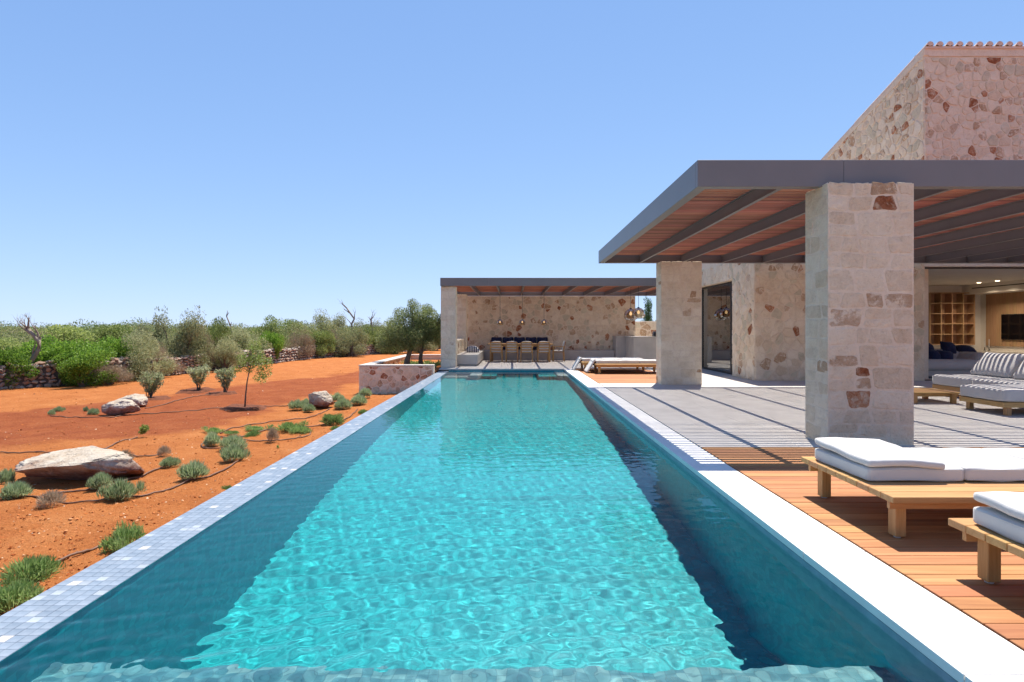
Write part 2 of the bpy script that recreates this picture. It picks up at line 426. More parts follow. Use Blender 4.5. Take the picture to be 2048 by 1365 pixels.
M_TILES = [simple('tile_blue_grey', (.17,.215,.27), (.26,.305,.36), 9, .4, .001, 60, spec=.4, objvar=.14),
           simple('tile_slate_blue', (.15,.195,.25), (.235,.28,.335), 9, .4, .001, 60, spec=.4, objvar=.14),
           simple('tile_pale', (.25,.29,.34), (.35,.39,.43), 9, .45, .001, 60, spec=.4, objvar=.2),
           simple('tile_cream', (.42,.41,.40), (.52,.51,.50), 9, .45, .001, 60, spec=.4, objvar=.1)]
PX0, PX1, PY0, PY1 = -2.296, 1.84, 0.9, 20.4
OX = -2.656
pool = empty('swimming_pool', (0, 10, WZ), 'long infinity pool lined with turquoise mosaic', 'pool', kind='structure')
FZ0, FZ1, LEDY, LEDZ = -1.6, -1.05, 2.85, WZ-.33
def pool_shell():
    v = [(PX0,PY0,LEDZ),(PX1,PY0,LEDZ),(PX1,LEDY,LEDZ),(PX0,LEDY,LEDZ),
         (PX0,LEDY,FZ0),(PX1,LEDY,FZ0),(PX1,PY1,FZ1),(PX0,PY1,FZ1)]
    pyobj('floor', v, [(4,5,6,7)], M_POOLT, pool)
    pyobj('ledge', v, [(0,1,2,3),(3,2,5,4)], M_POOLL, pool)
    t = -.052
    v = [(PX1,PY0,LEDZ),(PX1,LEDY,LEDZ),(PX1,LEDY,FZ0),(PX1,PY1,FZ1),(PX1,PY1,t),(PX1,PY0,t)]
    pyobj('side_wall', v, [(0,1,5),(1,2,3,4,5)][::1] if False else [(0,1,4,5),(1,2,3,4)], M_POOLW, pool)
    v = [(PX0,PY1,FZ1),(PX1,PY1,FZ1),(PX1,PY1,t),(PX0,PY1,t)]
    pyobj('end_wall', v, [(0,1,2,3)], M_POOLW, pool)
    v = [(PX0,PY0,LEDZ),(PX1,PY0,LEDZ),(PX1,PY0,t),(PX0,PY0,t)]
    pyobj('end_wall', v, [(3,2,1,0)], M_POOLW, pool)
    # infinity wall: closed body under the tiles
    zt = WZ+.004
    v = [(PX0,PY0,LEDZ),(PX0,LEDY,LEDZ),(PX0,LEDY,FZ0),(PX0,PY1,FZ1),(PX0,PY1,zt),(PX0,PY0,zt),
         (OX,PY0,zt),(OX,PY1,zt),(OX,PY0,-1.3),(OX,PY1,-1.3)]
    o = pyobj('infinity_wall', v, [(0,5,4,1),(1,4,3,2),(5,6,7,4),(6,8,9,7)], [M_POOLW, M_GROUT], pool)
    o.data.polygons[2].material_index = 1; o.data.polygons[3].material_index = 1
    # submerged steps and seats at the far end
    for k in range(4):
        box('step', PX0+.002, -1.45, PY1-.34*(k+1), PY1-.34*k-.004, FZ1-.2, WZ-.16-.20*k, M_STEP, pool, .006)
    box('seat_wall', -1.44, -1.05, 18.7, PY1-.004, FZ1-.2, WZ-.10, M_STEP, pool, .01)
    box('seat', -1.045, -.55, 18.9, PY1-.004, FZ1-.2, WZ-.36, M_POOLT, pool, .01)
    box('seat', .85, 1.47, 18.7, PY1-.004, FZ1-.2, WZ-.36, M_POOLT, pool, .01)
    box('seat_wall', 1.475, PX1-.002, 18.6, PY1-.004, FZ1-.2, WZ-.12, M_STEP, pool, .01)
M_GROUT = simple('blue_grey_grout', (.17,.215,.26), (.26,.305,.345), 9, .8)
M_STEP = simple('pool_step_stone', (.20,.26,.27), (.28,.34,.35), 6, .5)
pool_shell()
# tiles on top of the infinity edge: the nearest are parts, the rest one part
def band_tiles():
    rng = random.Random(11); s = (PX0-OX)/6; rows = int((PY1-PY0)/s); cnt = 0
    shapes = []
    for k in range(4):
        g = .0009; a = s/2-g
        j = [rng.uniform(-.001,.001) for _ in range(8)]
        vs = [(-a+j[0],-a+j[1],0),(a+j[2],-a+j[3],0),(a+j[4],a+j[5],0),(-a+j[6],a+j[7],0)]
        top = [(x*.985,y*.985,.0022) for x,y,_ in vs]
        me = bpy.data.meshes.new('mosaic_tile')
        me.from_pydata(vs+top, [], [(4,5,6,7)]+[(i,(i+1)%4,(i+1)%4+4,i+4) for i in range(4)])
        shapes.append(me)
    for m, me in zip(M_TILES, shapes): me.materials.append(m)
    V = []; Fc = []; mi = []
    for r in range(rows):
        for c in range(6):
            x = OX+s*(c+.5); y = PY0+s*(r+.5)+(.5*s if c % 2 else 0)*0; z = WZ+.0045+rng.uniform(0,.0005)
            q = rng.random(); m = 0 if q < .52 else 1 if q < .90 else 2 if q < .988 else 3
            vis = y > 2.3 and (x-0)/y > -.92
            if vis and cnt < 295:
                o = bpy.data.objects.new('mosaic_tile', shapes[m]); COL.objects.link(o); o.parent = pool
                o.matrix_parent_inverse = Matrix.Translation(-pool.location); o.location = (x, y, z)
                o.rotation_euler = (rng.uniform(-.006,.006), rng.uniform(-.006,.006), 0); cnt += 1
            else:
                b = len(V); me = shapes[m]
                V += [(p.co.x+x, p.co.y+y, p.co.z+z) for p in me.vertices]
                Fc += [tuple(b+i for i in p.vertices) for p in me.polygons]; mi += [m]*5
    o = pyobj('mosaic_tiles', V, Fc, M_TILES, pool); o.data.polygons.foreach_set('material_index', mi); o['kind'] = 'stuff'
band_tiles()
# blue tile strip above the water line
box('waterline_tile', PX1-.006, PX1+.01, PY0, PY1, -.30, -.053, M_TILES[1], pool)

def water_mat():
    t = NT('pool_water')
    g = t.n('ShaderNodeBsdfGlass'); g.inputs['IOR'].default_value = 1.18; g.inputs['Roughness'].default_value = 0.0
    g.inputs['Color'].default_value = (.97, 1.0, 1.0, 1)
    return t.done(g.outputs[0])
def make_water():
    rng = np.random.default_rng(5)
    x0, x1, y0, y1 = PX0-.004, PX1+.004, PY0-.004, PY1+.004
    ys = [y0]; 
    while ys[-1] < y1: ys.append(ys[-1] + (.0145 if ys[-1] < 3.4 else .017 if ys[-1] < 7 else .026 if ys[-1] < 12 else .05))
    ys[-1] = y1
    xs = np.linspace(x0, x1, 290); ys = np.array(ys); X, Y = np.meshgrid(xs, ys)
    Z = np.zeros_like(X)
    for k in range(90):
        lam = np.exp(rng.uniform(np.log(.055), np.log(.24))); th = rng.normal(1.35, .75)
        amp = .0085*lam*rng.uniform(.4, 1.0)*(1 if lam < .6 else .5)
        kx, ky = 2*np.pi/lam*np.cos(th), 2*np.pi/lam*np.sin(th)
        ph = rng.uniform(0, 6.28); wv = np.sin(kx*X+ky*Y+ph + .8*np.sin(.9*X+rng.uniform(0,6))+.8*np.sin(.7*Y+rng.uniform(0,6)))
        if lam < .2: amp = amp*(1+4.5*np.exp(-np.maximum(Y-2.6,0)/.3))
        Z += amp*wv*(.6+.4*np.sin(.8*X*rng.uniform(.3,1)+.5*Y*rng.uniform(.3,1)+rng.uniform(0,6)))
    Z *= WAVE
    edge = np.clip(np.minimum(X-x0, x1-X)/.05, 0, 1); Z *= .3+.7*edge
    n, m = X.shape
    V = np.stack([X, Y, Z+WZ], -1).reshape(-1, 3)
    i = np.arange(n*m).reshape(n, m)
    Fq = np.stack([i[:-1,:-1], i[:-1,1:], i[1:,1:], i[1:,:-1]], -1).reshape(-1, 4).tolist()
    # closed underside, hidden inside the pool shell
    def bot(idx):
        b = len(Vl)
        for q in idx: Vl.append((V[q][0], V[q][1], -1.95))
        return b
    Vl = V.tolist()
    def skirt(idx, flip):
        b = bot(idx)
        for k in range(len(idx)-1):
            f = (idx[k], b+k, b+k+1, idx[k+1]); Fq.append(f if flip else f[::-1])
        return b
    skirt(i[0,:].tolist(), 1); skirt(i[-1,:].tolist(), 0); skirt(i[:,0].tolist(), 0); skirt(i[:,-1].tolist(), 1)
    b = len(Vl); Vl += [(x0,y0,-1.95),(x1,y0,-1.95),(x1,y1,-1.95),(x0,y1,-1.95)]; Fq.append((b,b+3,b+2,b+1))
    o = pyobj('water', Vl, Fq, water_mat(), None, True)
    tag(o, 'clear rippled turquoise water filling the pool', 'water', kind='structure')
    return o
WAVE = 0.12
water = make_water()
water.cycles.is_caustics_caster = True
sl.cycles.is_caustics_light = True
for ch in pool.children:
    if ch.name.split('.')[0] in ('floor', 'ledge', 'side_wall', 'end_wall', 'infinity_wall', 'step', 'seat', 'seat_wall'): ch.cycles.is_caustics_receiver = True

# ---- paving, coping, decks
def slabs(name, parent, x0, x1, y0, y1, sx, sy, mat, gap=.003, th=.045, z=0.0, off=False, bev=.002):
    y = y0; r = 0
    while y < y1-.02:
        ye = min(y+sy, y1); x = x0 - (sx/2 if off and r % 2 else 0)
        while x < x1-.02:
            a = max(x, x0); b = min(x+sx, x1)
            box(name, a+gap/2, b-gap/2, y+gap/2, ye-gap/2, z-th, z+R.uniform(-.0006,.0006), mat, parent, bev)
            x += sx
        y = ye; r += 1
coping = empty('pool_coping', (2.03, 10, 0), 'white limestone kerb along the pool edge', 'kerb', kind='structure')
slabs('coping_slab', coping, PX1-.012, 2.23, PY0-.0+.13, PY1-.02, 1.0, 1.28, M_COPING, .007, .05)
terrace = empty('terrace', (8, 12, 0), 'pale stone terrace under the main pergola', 'terrace', kind='structure')
box('base', 2.2, HX1+.5, HY0-.5, HY1+.5, -1.0, -.06, M_BACK, terrace)
slabs('paving_slab', terrace, 2.245, 6.62, 14.15, 14.895, 1.2, .745, M_PAVE, off=True)
slabs('paving_slab', terrace, 2.245, 21.0, 6.785, 14.15, 1.2, .82, M_PAVE, off=True)
slabs('paving_slab', terrace, 6.62, 11.3, 14.155, 15.62, 1.2, .73, M_PAVE)
slabs('paving_slab', terrace, 11.305, 21.0, 14.155, 15.62, 1.2, .73, M_PAVE)
slabs('paving_slab', terrace, 4.724, 6.62, 14.899, 20.38, 1.2, .78, M_PAVE, off=True)
slabs('paving_slab', terrace, 9.2, 21, -3.0, 6.78, 1.6, 1.6, M_PAVE)
dterr = empty('terrace', (2, 24, 0), 'grey stone terrace of the dining pergola at the pool end', 'terrace', kind='structure')
box('base', OX-.02, 2.2, PY1+.05, HY1+.5, -1.2, -.055, M_BACK, dterr)
slabs('paving_slab', dterr, OX, 2.23, PY1-.012, PY1+.42, 1.0, .432, M_PAVE, .004, .05)
slabs('paving_slab', dterr, OX, 9.5, PY1+.422, 30.0, 1.1, 1.1, M_PAVE)
nterr = empty('terrace', (0, -2, 0), 'stone terrace at the near end of the pool', 'terrace', kind='structure')
box('base', OX, 2.2, HY0-.5, PY0-.01, -1.3, -.06, M_BACK, nterr)
slabs('paving_slab', nterr, OX, 2.23, -4.0, PY0+.012, 1.2, .7, M_PAVE)

def deck(label, x0, x1, y0, y1, s, seed):
    rng = random.Random(seed)
    d = empty('timber_deck', ((x0+x1)/2, y0, 0), label, 'deck', kind='structure')
    n = round((y1-y0)/s); s = (y1-y0)/n
    for k in range(n):
        cuts = sorted([x0]+[x0+rng.uniform(.25,.75)*(x1-x0)]+[x1]) if (k % 3) else [x0, x1]
        for a, b in zip(cuts[:-1], cuts[1:]):
            box('plank', a+.0015, b-.0015, y0+k*s+.003, y0+(k+1)*s-.003, -.03, rng.uniform(-.001,.001), M_DECK, d, .003)
    return d
deck('reddish brown timber deck beneath the two daybeds', 2.243, 9.2, .0, 6.782, .136, 1)
deck('sunlit timber deck beneath the two far loungers', 2.243, 4.72, 14.898, 20.375, .136, 2)

# ------------------------------------------------------------------ masonry
def clip(poly, px, py, nx, ny):
    out = []; n = len(poly)
    for i in range(n):
        a, b = poly[i], poly[(i+1) % n]
        da = (a[0]-px)*nx+(a[1]-py)*ny; db = (b[0]-px)*nx+(b[1]-py)*ny
        if da <= 0: out.append(a)
        if (da < 0 < db) or (db < 0 < da):
            t = da/(da-db); out.append((a[0]+(b[0]-a[0])*t, a[1]+(b[1]-a[1])*t))
    return out
def area(p):
    return abs(sum(p[i][0]*p[(i+1)%len(p)][1]-p[(i+1)%len(p)][0]*p[i][1] for i in range(len(p))))/2
def cells_rubble(poly, size, rng, asp=1.25, small=.45, ju=.38, jv=.36):
    xs = [p[0] for p in poly]; ys = [p[1] for p in poly]
    pts = []; sx = size*asp**.5; sy = size/asp**.5; r = 0
    y = min(ys)
    while y < max(ys)+sy*.5:
        x = min(xs) + (sx/2 if r % 2 else 0)
        while x < max(xs)+sx*.5:
            pts.append((x+rng.uniform(-ju,ju)*sx, y+rng.uniform(-jv,jv)*sy, rng.uniform(-1,1)))
            if rng.random() < small*.5: pts.append((x+rng.uniform(.3,.7)*sx, y+rng.uniform(-.4,.4)*sy, -1.0))
            x += sx
        y += sy; r += 1
    res = []; lim = (3.0*size)**2
    for i, (x, y, w) in enumerate(pts):
        c = list(poly)
        for j, (u, v, w2) in enumerate(pts):
            if i == j: continue
            dx, dy = u-x, v-y; d2 = dx*dx+dy*dy
            if d2 > lim or d2 < 1e-8: continue
            t = .5 + .10*(w-w2)                        # weighted: some stones larger than others
            t = max(.3, min(.7, t))
            c = clip(c, x+dx*t, y+dy*t, dx, dy)
            if len(c) < 3: break
        if len(c) >= 3 and area(c) > .12*size*size: res.append(c)
    return res
def cells_coursed(w, h, rng, rh=(.15,.30), cw=(.16,.44)):
    res = []; v = 0.0; prev = [0.0]*40
    bed = lambda k, u: .030*noise.noise(Vector((u*2.1, k*3.7, rng_s)))           # wavy bed joints
    rng_s = rng.random()*50; k = 0
    while v < h-.02:
        dv = rng.uniform(*rh)
        if h-v-dv < .12: dv = h-v
        u = 0.0
        while u < w-.02:
            du = rng.uniform(*cw)*(1.15 if dv > .22 else .8)
            if w-u-du < .12: du = w-u
            tilt = rng.uniform(-.03,.03); last = u+du >= w-.001
            lo = lambda x: v+(bed(k, x) if k else 0); hi = lambda x: v+dv+(bed(k+1, x) if v+dv < h-.02 else 0)
            a0 = u+(prev_t if u > 0 else 0); a1 = u-(prev_t if u > 0 else 0)
            b0 = u+du+(0 if last else tilt); b1 = u+du-(0 if last else tilt)
            if dv > .23 and rng.random() < .35:
                m = rng.uniform(.38,.62); mid = lambda x: lo(x)+(hi(x)-lo(x))*m
                res.append([(a0, lo(a0)), (b0, lo(b0)), ((b0+b1)/2, mid(b0)), ((a0+a1)/2, mid(a0)+rng.uniform(-.02,.02))])
                res.append([((a0+a1)/2, mid(a0)), ((b0+b1)/2, mid(b0)), (b1, hi(b1)), (a1, hi(a1))])
            else:
                res.append([(a0, lo(a0)), ((a0+b0)/2, lo((a0+b0)/2)), (b0, lo(b0)), (b1, hi(b1)), ((a1+b1)/2, hi((a1+b1)/2)), (a1, hi(a1))])
            prev_t = tilt; u += du
        v += dv; k += 1
    return res
def rounded(p, rng, inset, jit):
    n = len(p); cx = sum(q[0] for q in p)/n; cy = sum(q[1] for q in p)/n
    # drop very short edges
    p = [q for i, q in enumerate(p) if math.hypot(q[0]-p[i-1][0], q[1]-p[i-1][1]) > .02] or p
    out = []
    for i in range(len(p)):
        a, b = p[i], p[(i+1) % len(p)]
        for t in (.13, .87):
            x = a[0]+(b[0]-a[0])*t; y = a[1]+(b[1]-a[1])*t
            dx, dy = x-cx, y-cy; d = math.hypot(dx, dy) or 1
            k = max(.3, (d-inset)/d)
            out.append((cx+dx*k+rng.uniform(-jit,jit), cy+dy*k+rng.uniform(-jit,jit)))
    return out, (cx, cy)
def stone_geo(cell, O, U, V, N, rng, proud, inset, jit):
    ring, (cx, cy) = rounded(cell, rng, inset, jit)
    P = lambda x, y, n: O+U*x+V*y+N*n
    n = len(ring); pr = proud*rng.uniform(.45, 1.2)
    tu, tv = rng.uniform(-.25,.25)*proud, rng.uniform(-.25,.25)*proud
    v = [P(x, y, -.006) for x, y in ring]
    for x, y in ring:
        v.append(P(cx+(x-cx)*.90, cy+(y-cy)*.90, pr*rng.uniform(.75,1.05)+tu*(x-cx)*3+tv*(y-cy)*3))
    v.append(P(cx+rng.uniform(-.02,.02), cy+rng.uniform(-.02,.02), pr*1.12))
    f = [(i, (i+1)%n, n+(i+1)%n, n+i) for i in range(n)] + [(n+i, n+(i+1)%n, 2*n) for i in range(n)]
    if U.cross(V).dot(N) < 0: f = [t[::-1] for t in f]
    # cells may be wound either way
    s = sum(ring[i][0]*ring[(i+1)%n][1]-ring[(i+1)%n][0]*ring[i][1] for i in range(n))
    if s < 0: f = [t[::-1] for t in f]
    return v, f
def build_stones(jobs, cap=292, weights=(.40,.29,.16,.08,.07), forced=None):
    """jobs: list of (parent, O, U, V, N, cells, proud, inset, jit, seed, weights)"""
    allst = []
    for jn, (par, O, U, V, N, cells, proud, inset, jit, seed, wts) in enumerate(jobs):
        fm = {}
        if forced and jn == 0:
            for fu, fv, m in forced:
                fm[min(range(len(cells)), key=lambda i: sum((sum(p[d] for p in cells[i])/len(cells[i])-(fu, fv)[d])**2 for d in (0,1)))] = m
        rng = random.Random(seed); O, U, V, N = map(Vector, (O, U, V, N))
        for ci, c in enumerate(cells):
            g = stone_geo(c, O, U, V, N, rng, proud, inset, jit)
            m = rng.choices(range(5), wts or weights)[0]; m = fm.get(ci, m)
            ctr = g[0][-1]; d = ctr-cam.location
            facing = max(.02, -N.dot(d.normalized())) if d.y > 0 else .0
            vis = abs(d.x) < .93*d.y
            allst.append((area(c)/d.length_squared*facing*(1 if vis else .05), par, g, m))
    allst.sort(key=lambda t: -t[0])
    rest = {}
    for k, (_, par, (v, f), m) in enumerate(allst):
        if k < cap: pyobj('stone', v, f, M_ST[m], par)
        else: rest.setdefault(par.name, (par, []))[1].append((v, f, m))
    for par, lst in rest.values():
        V = []; Fc = []; mi = []
        for v, f, m in lst:
            b = len(V); V += v; Fc += [tuple(b+i for i in t) for t in f]; mi += [m]*len(f)
        o = pyobj('stones', V, Fc, M_ST, par); o.data.polygons.foreach_set('material_index', mi); o['kind'] = 'stuff'
X3, Y3, Z3 = Vector((1,0,0)), Vector((0,1,0)), Vector((0,0,1))
def rect(w, h): return [(0,0),(w,0),(w,h),(0,h)]

def pillar(x0, x1, y0, y1, z0, z1, label, seed, cat='pillar', forced=None):
    p = empty('stone_pillar', ((x0+x1)/2, (y0+y1)/2, z0), label, cat)
    core = box('core', x0+.012, x1-.012, y0+.012, y1-.012, z0, z1-.02, M_MORTAR, p)
    rng = random.Random(seed); h = z1-z0; jobs = []
    w8 = (.66,.31,.0,.03,.0)
    for O, U, N, w in (((x0+.008,y0+.012,z0), X3, -Y3, x1-x0-.016), ((x0+.012,y0+.008,z0), Y3, -X3, y1-y0-.016),
                       ((x1-.012,y0+.008,z0), Y3, X3, y1-y0-.016), ((x0+.008,y1-.012,z0), X3, Y3, x1-x0-.016)):
        jobs.append((p, O, U, Z3, N, cells_coursed(w, h, rng), .006, .011, .008, rng.random(), w8))
    build_stones(jobs, forced=forced)
    return p
pillar(3.80, 4.86, 6.87, 7.43, 0, 3.19, 'nearest broad cream stone pillar carrying the main pergola, behind the daybed', 21, forced=[(.56,2.86,4),(.40,1.57,3),(.43,.98,4),(.61,.76,3),(.41,.56,4)])
pillar(3.76, 4.82, 14.48, 15.0, 0, 3.15, 'farther stone pillar of the main pergola, beside the glass door', 22)

# ------------------------------------------------------------------ main pergola
def pergola(label, x0, x1, y0, y1, z0, z1, beams, period, sw, slat_z, sh, seed, name='pergola'):
    joints = [x0]+[x for x in (x0+1.8, x0+7.8, x0+13.8) if x < x1-1]+[x1]
    rng = random.Random(seed)
    p = empty(name, ((x0+x1)/2, (y0+y1)/2, z0), label, 'pergola')
    t = .08
    for a, b in zip(joints[:-1], joints[1:]): box('fascia', a+.0015, b-.0015, y0, y0+t, z0, z1, M_METAL, p, .003)
    box('fascia', x0, x1, y1-t, y1, z0, z1, M_METAL, p, .003)
    box('fascia', x0+.0005, x0+t, y0+t+.001, y1-t-.001, z0+.0005, z1-.0005, M_METAL, p, .003)
    box('fascia', x1-t, x1-.0005, y0+t+.001, y1-t-.001, z0+.0005, z1-.0005, M_METAL, p, .003)
    box('flange', x0+t, x0+t+.06, y0+t+.06, y1-t-.06, z0+.004, z0+.016, M_METAL, p)
    box('flange', x0+t, x1-t, y0+t, y0+t+.06, z0+.004, z0+.016, M_METAL, p)
    box('flange', x0+t, x1-t, y1-t-.06, y1-t, z0+.004, z0+.016, M_METAL, p)
    for x in beams:
        bm = bmesh.new()
        bx(bm, x-.008, x+.008, y0+t+.001, y1-t-.001, z0+.02, slat_z-.012)
        bx(bm, x-.03, x+.03, y0+t+.062, y1-t-.062, z0+.006, z0+.0195)
        bx(bm, x-.03, x+.03, y0+t+.001, y1-t-.001, slat_z-.0115, slat_z-.001)
        bmobj('beam', bm, M_METAL, p)
    n = int((y1-y0-2*t-.02)/period); me = None
    for k in range(n):
        y = y0+t+.03+k*period
        if me is None:
            bm = bmesh.new(); bx(bm, x0+t+.002, x1-t-.002, 0, sw, 0, sh, .003)
            o = bmobj('slat', bm, M_SLAT, p); me = o.data
        else:
            o = bpy.data.objects.new('slat', me); COL.objects.link(o); o.parent = p
            o.matrix_parent_inverse = Matrix.Translation(-p.location)
        o.location = (0, y, slat_z+rng.uniform(0,.002))
    return p
pergola('large metal and red slat pergola over the house terrace', 2.27, 21.2, 7.0, 15.1, 3.16, 3.49,
        [2.27+1.08*k for k in range(1, 17)], .107, .058, 3.355, .020, 5)
pergola('smaller metal and red slat pergola over the dining table', -2.69, 7.6, 21.0, 27.25, 3.02, 3.32,
        [-2.6+1.0*k for k in range(1, 10)], .107, .058, 3.20, .022, 6, 'dining_pergola')

# ------------------------------------------------------------------ house
def slab(name, x0, x1, y0, y1, z0, z1, mat, parent): return box(name, x0, x1, y0, y1, z0, z1, mat, parent)
W6 = (.42,.31,.16,.08,.03)
# low wing with the glass door
wing = empty('house_wing', (8.8, 18.8, 0), 'low stone house wing with dark framed glass door', 'house')
wx, wy0, wy1, wx1, wh, th = 6.63, 15.6, 22.2, 11.29, 3.75, .42
DY0, DY1, DZ = 17.2, 20.5, 2.91
fw = slab('wall', wx, wx1, wy0, wy0+th, 0, wh, M_MORTAR, wing)
lw = empty('x') if False else None
bm = bmesh.new()
bx(bm, wx+.001, wx+th, wy0+th+.001, DY0, 0, wh-.001); bx(bm, wx+.001, wx+th, DY1, wy1, 0, wh-.001); bx(bm, wx+.001, wx+th, DY0, DY1, DZ, wh-.001)
lw = bmobj('wall', bm, M_MORTAR, wing)
slab('wall', wx+th+.001, wx1, wy1-th, wy1-.001, 0, wh-.002, M_PLASTER, wing)
slab('partition', wx1-.15, wx1-.001, wy0+th+.001, wy1-th-.001, 0, wh-.002, M_PLASTER, wing)
slab('roof', wx+th+.002, wx1-.002, wy0+th+.002, wy1-th-.002, wh-.55, wh-.1, M_PLASTER, wing)
slab('floor', wx+.01, wx1-.2, wy0+th+.01, wy1-th-.01, -.1, .003, M_PAVE, wing)
rng = random.Random(31)
jobs = [(fw, (wx+.004, wy0, 0), X3, Z3, -Y3, cells_rubble(rect(wx1-wx-.01, 3.5), .25, rng, 1.25), .020, .010, .006, 1, W6)]
for (a, b, z0, z1) in ((wy0+.002, DY0-.004, 0, 3.5), (DY1+.004, wy1, 0, 3.5), (DY0, DY1, DZ+.004, 3.5)):
    jobs.append((lw, (wx+.001, a, z0), Y3, Z3, -X3, cells_rubble(rect(b-a, z1-z0), .25, rng, 1.25), .020, .010, .006, 2, W6))
build_stones(jobs)
def glass_mat(name, tint=(.9,.93,.92), refl=.14, k=1.6):
    t = NT(name); tr = t.n('ShaderNodeBsdfTransparent'); tr.inputs[0].default_value = (*tint, 1)
    gl = t.n('ShaderNodeBsdfGlossy'); gl.inputs['Roughness'].default_value = .01; gl.inputs[0].default_value = (.95,.97,.96,1)
    fr = t.n('ShaderNodeFresnel'); fr.inputs['IOR'].default_value = 1.5
    mx = t.n('ShaderNodeMixShader'); t.l(t.math('ADD', t.math('MULTIPLY', fr.outputs[0], k), refl-.04, clamp=True), mx.inputs[0])
    t.l(tr.outputs[0], mx.inputs[1]); t.l(gl.outputs[0], mx.inputs[2])
    return t.done(mx.outputs[0])
M_GLASS = glass_mat('solar_glass', (.55,.58,.57), .22)
dx = wx+.16
dr = empty('sliding_door', (dx, DY0, 0)); dr.parent = wing; dr.matrix_parent_inverse = Matrix.Translation(-wing.location)
def dpart(*a): 
    o = box(*a); o.parent = dr; o.matrix_parent_inverse = Matrix.Translation(-dr.location); return o
ym = DY0+.42
for y in (DY0+.003, ym, DY0+.5+.02, DY1-.07-.003):
    dpart('frame', dx, dx+.07, y, y+.07, .004, DZ-.004, M_DARK)
for ya, yb in ((DY0+.074, ym-.001), (ym+.171, DY1-.075)):
    dpart('frame', dx+.002, dx+.068, ya, yb, .005, .07, M_DARK); dpart('frame', dx+.002, dx+.068, ya, yb, DZ-.07, DZ-.005, M_DARK)
    dpart('glass_pane', dx+.028, dx+.044, ya+.001, yb-.001, .071, DZ-.071, M_GLASS)

# tall living room block
liv = empty('house', (16, 19, 0), 'tall stone house block with tiled roof and open living room', 'house')
lx, ly, lx1, ly1 = 11.3, 15.62, 21.0, 25.0
ZT, SL = 9.1, .29                                    # roof height at front, fall per metre to the back
OZ, OX1 = 3.14, 18.5
fwall = slab('wall', lx, lx1, ly, ly+.4, OZ, ZT, M_MORTAR, liv)
slab('wall', OX1+.9, lx1, ly+.002, ly+.398, 0, OZ-.002, M_MORTAR, liv)
zb = ZT-SL*(ly1-ly)
v = [(lx+.001,ly+.401,0),(lx+.001,ly1,0),(lx+.001,ly1,zb),(lx+.001,ly+.401,ZT-SL*.401-.03),
     (lx+.4,ly+.401,0),(lx+.4,ly1,0),(lx+.4,ly1,zb),(lx+.4,ly+.401,ZT-SL*.401-.03)]
lwall = pyobj('wall', v, [(0,3,2,1),(4,5,6,7),(3,7,6,2),(0,4,7,3),(1,2,6,5)], M_MORTAR, liv)
rng = random.Random(41)
z0 = 5.6
WT = (.38,.27,.17,.12,.06)
yb = ly+(ZT-z0)/SL if ly+(ZT-z0)/SL < ly1 else ly1
jobs = [(fwall, (lx+.004, ly, z0), X3, Z3, -Y3, cells_rubble(rect(5.2, ZT-z0-.22), .25, rng, 1.2), .024, .014, .008, 3, WT),
        (lwall, (lx, ly+.004, z0), Y3, Z3, -X3, cells_rubble([(0,0),(ly1-ly,0),(ly1-ly,max(0,zb-z0-.14)),(0,ZT-z0-.16)], .26, rng, 1.2), .024, .014, .008, 4, WT)]
build_stones(jobs)
slab('roof', lx+.41, lx1, ly+.41, ly1, OZ+.3, OZ+.5, M_PLASTER, liv)
M_RTILE = simple('pale_clay_tile', (.62,.47,.37), (.74,.60,.49), 6, .85, .004, 30, objvar=.2)
# roof plane, verge band and barrel tiles
v = [(lx-.02,ly-.06,ZT),(lx1,ly-.06,ZT),(lx1,ly1,zb),(lx-.02,ly1,zb)]
v = v+[(x,y,z+.06) for x,y,z in v]
rf = pyobj('roof', v, [(0,3,2,1),(4,5,6,7),(0,1,5,4),(0,4,7,3),(2,3,7,6)], M_RTILE, liv)
v = [(lx-.03,ly-.03,ZT-.17),(lx-.03,ly1,zb-.17),(lx-.03,ly1,zb-.002),(lx-.03,ly-.03,ZT-.002),
     (lx+.1,ly-.03,ZT-.17),(lx+.1,ly1,zb-.17),(lx+.1,ly1,zb-.002),(lx+.1,ly-.03,ZT-.002)]
pyobj('verge', v, [(0,3,2,1),(0,4,7,3),(0,1,5,4)], M_MORTAR, liv)
slab('eaves_band', lx+.101, lx1, ly-.028, ly-.001, ZT-.2, ZT-.002, M_MORTAR, liv)
me = None
for k in range(36):
    if me is None:
        n = 10; V = []; Fc = []; L = 3.2
        for j, (yy, rs) in enumerate(((-.10, 1.0), (L, .85))):
            for q in range(n+1):
                a = math.pi*q/n
                for rr in (.095*rs, .078*rs): V.append((rr*math.cos(a), yy, rr*math.sin(a)-SL*yy+.045))
        w = 2*(n+1)
        for q in range(n):
            a = 2*q
            Fc += [(a, a+2, w+a+2, w+a), (a+1, w+a+1, w+a+3, a+3), (a, a+1, a+3, a+2)]
        V0 = len(V); V.append((0, -.085, .045+.0)); Fc += [(V0, 2*q+1, 2*q+3) for q in range(n)]
        for q in range(n+1): pass
        o = pyobj('roof_tile', V, Fc, M_RTILE, liv); me = o.data
        bmx = None
    else:
        o = bpy.data.objects.new('roof_tile', me); COL.objects.link(o); o.parent = liv
        o.matrix_parent_inverse = Matrix.Translation(-liv.location)
    o.location = (lx+.085+.2715*k, ly, ZT+R.uniform(0,.012)); o.rotation_euler = (0, R.uniform(-.03,.03), R.uniform(-.006,.006))
M_TROUGH = M_RTILE
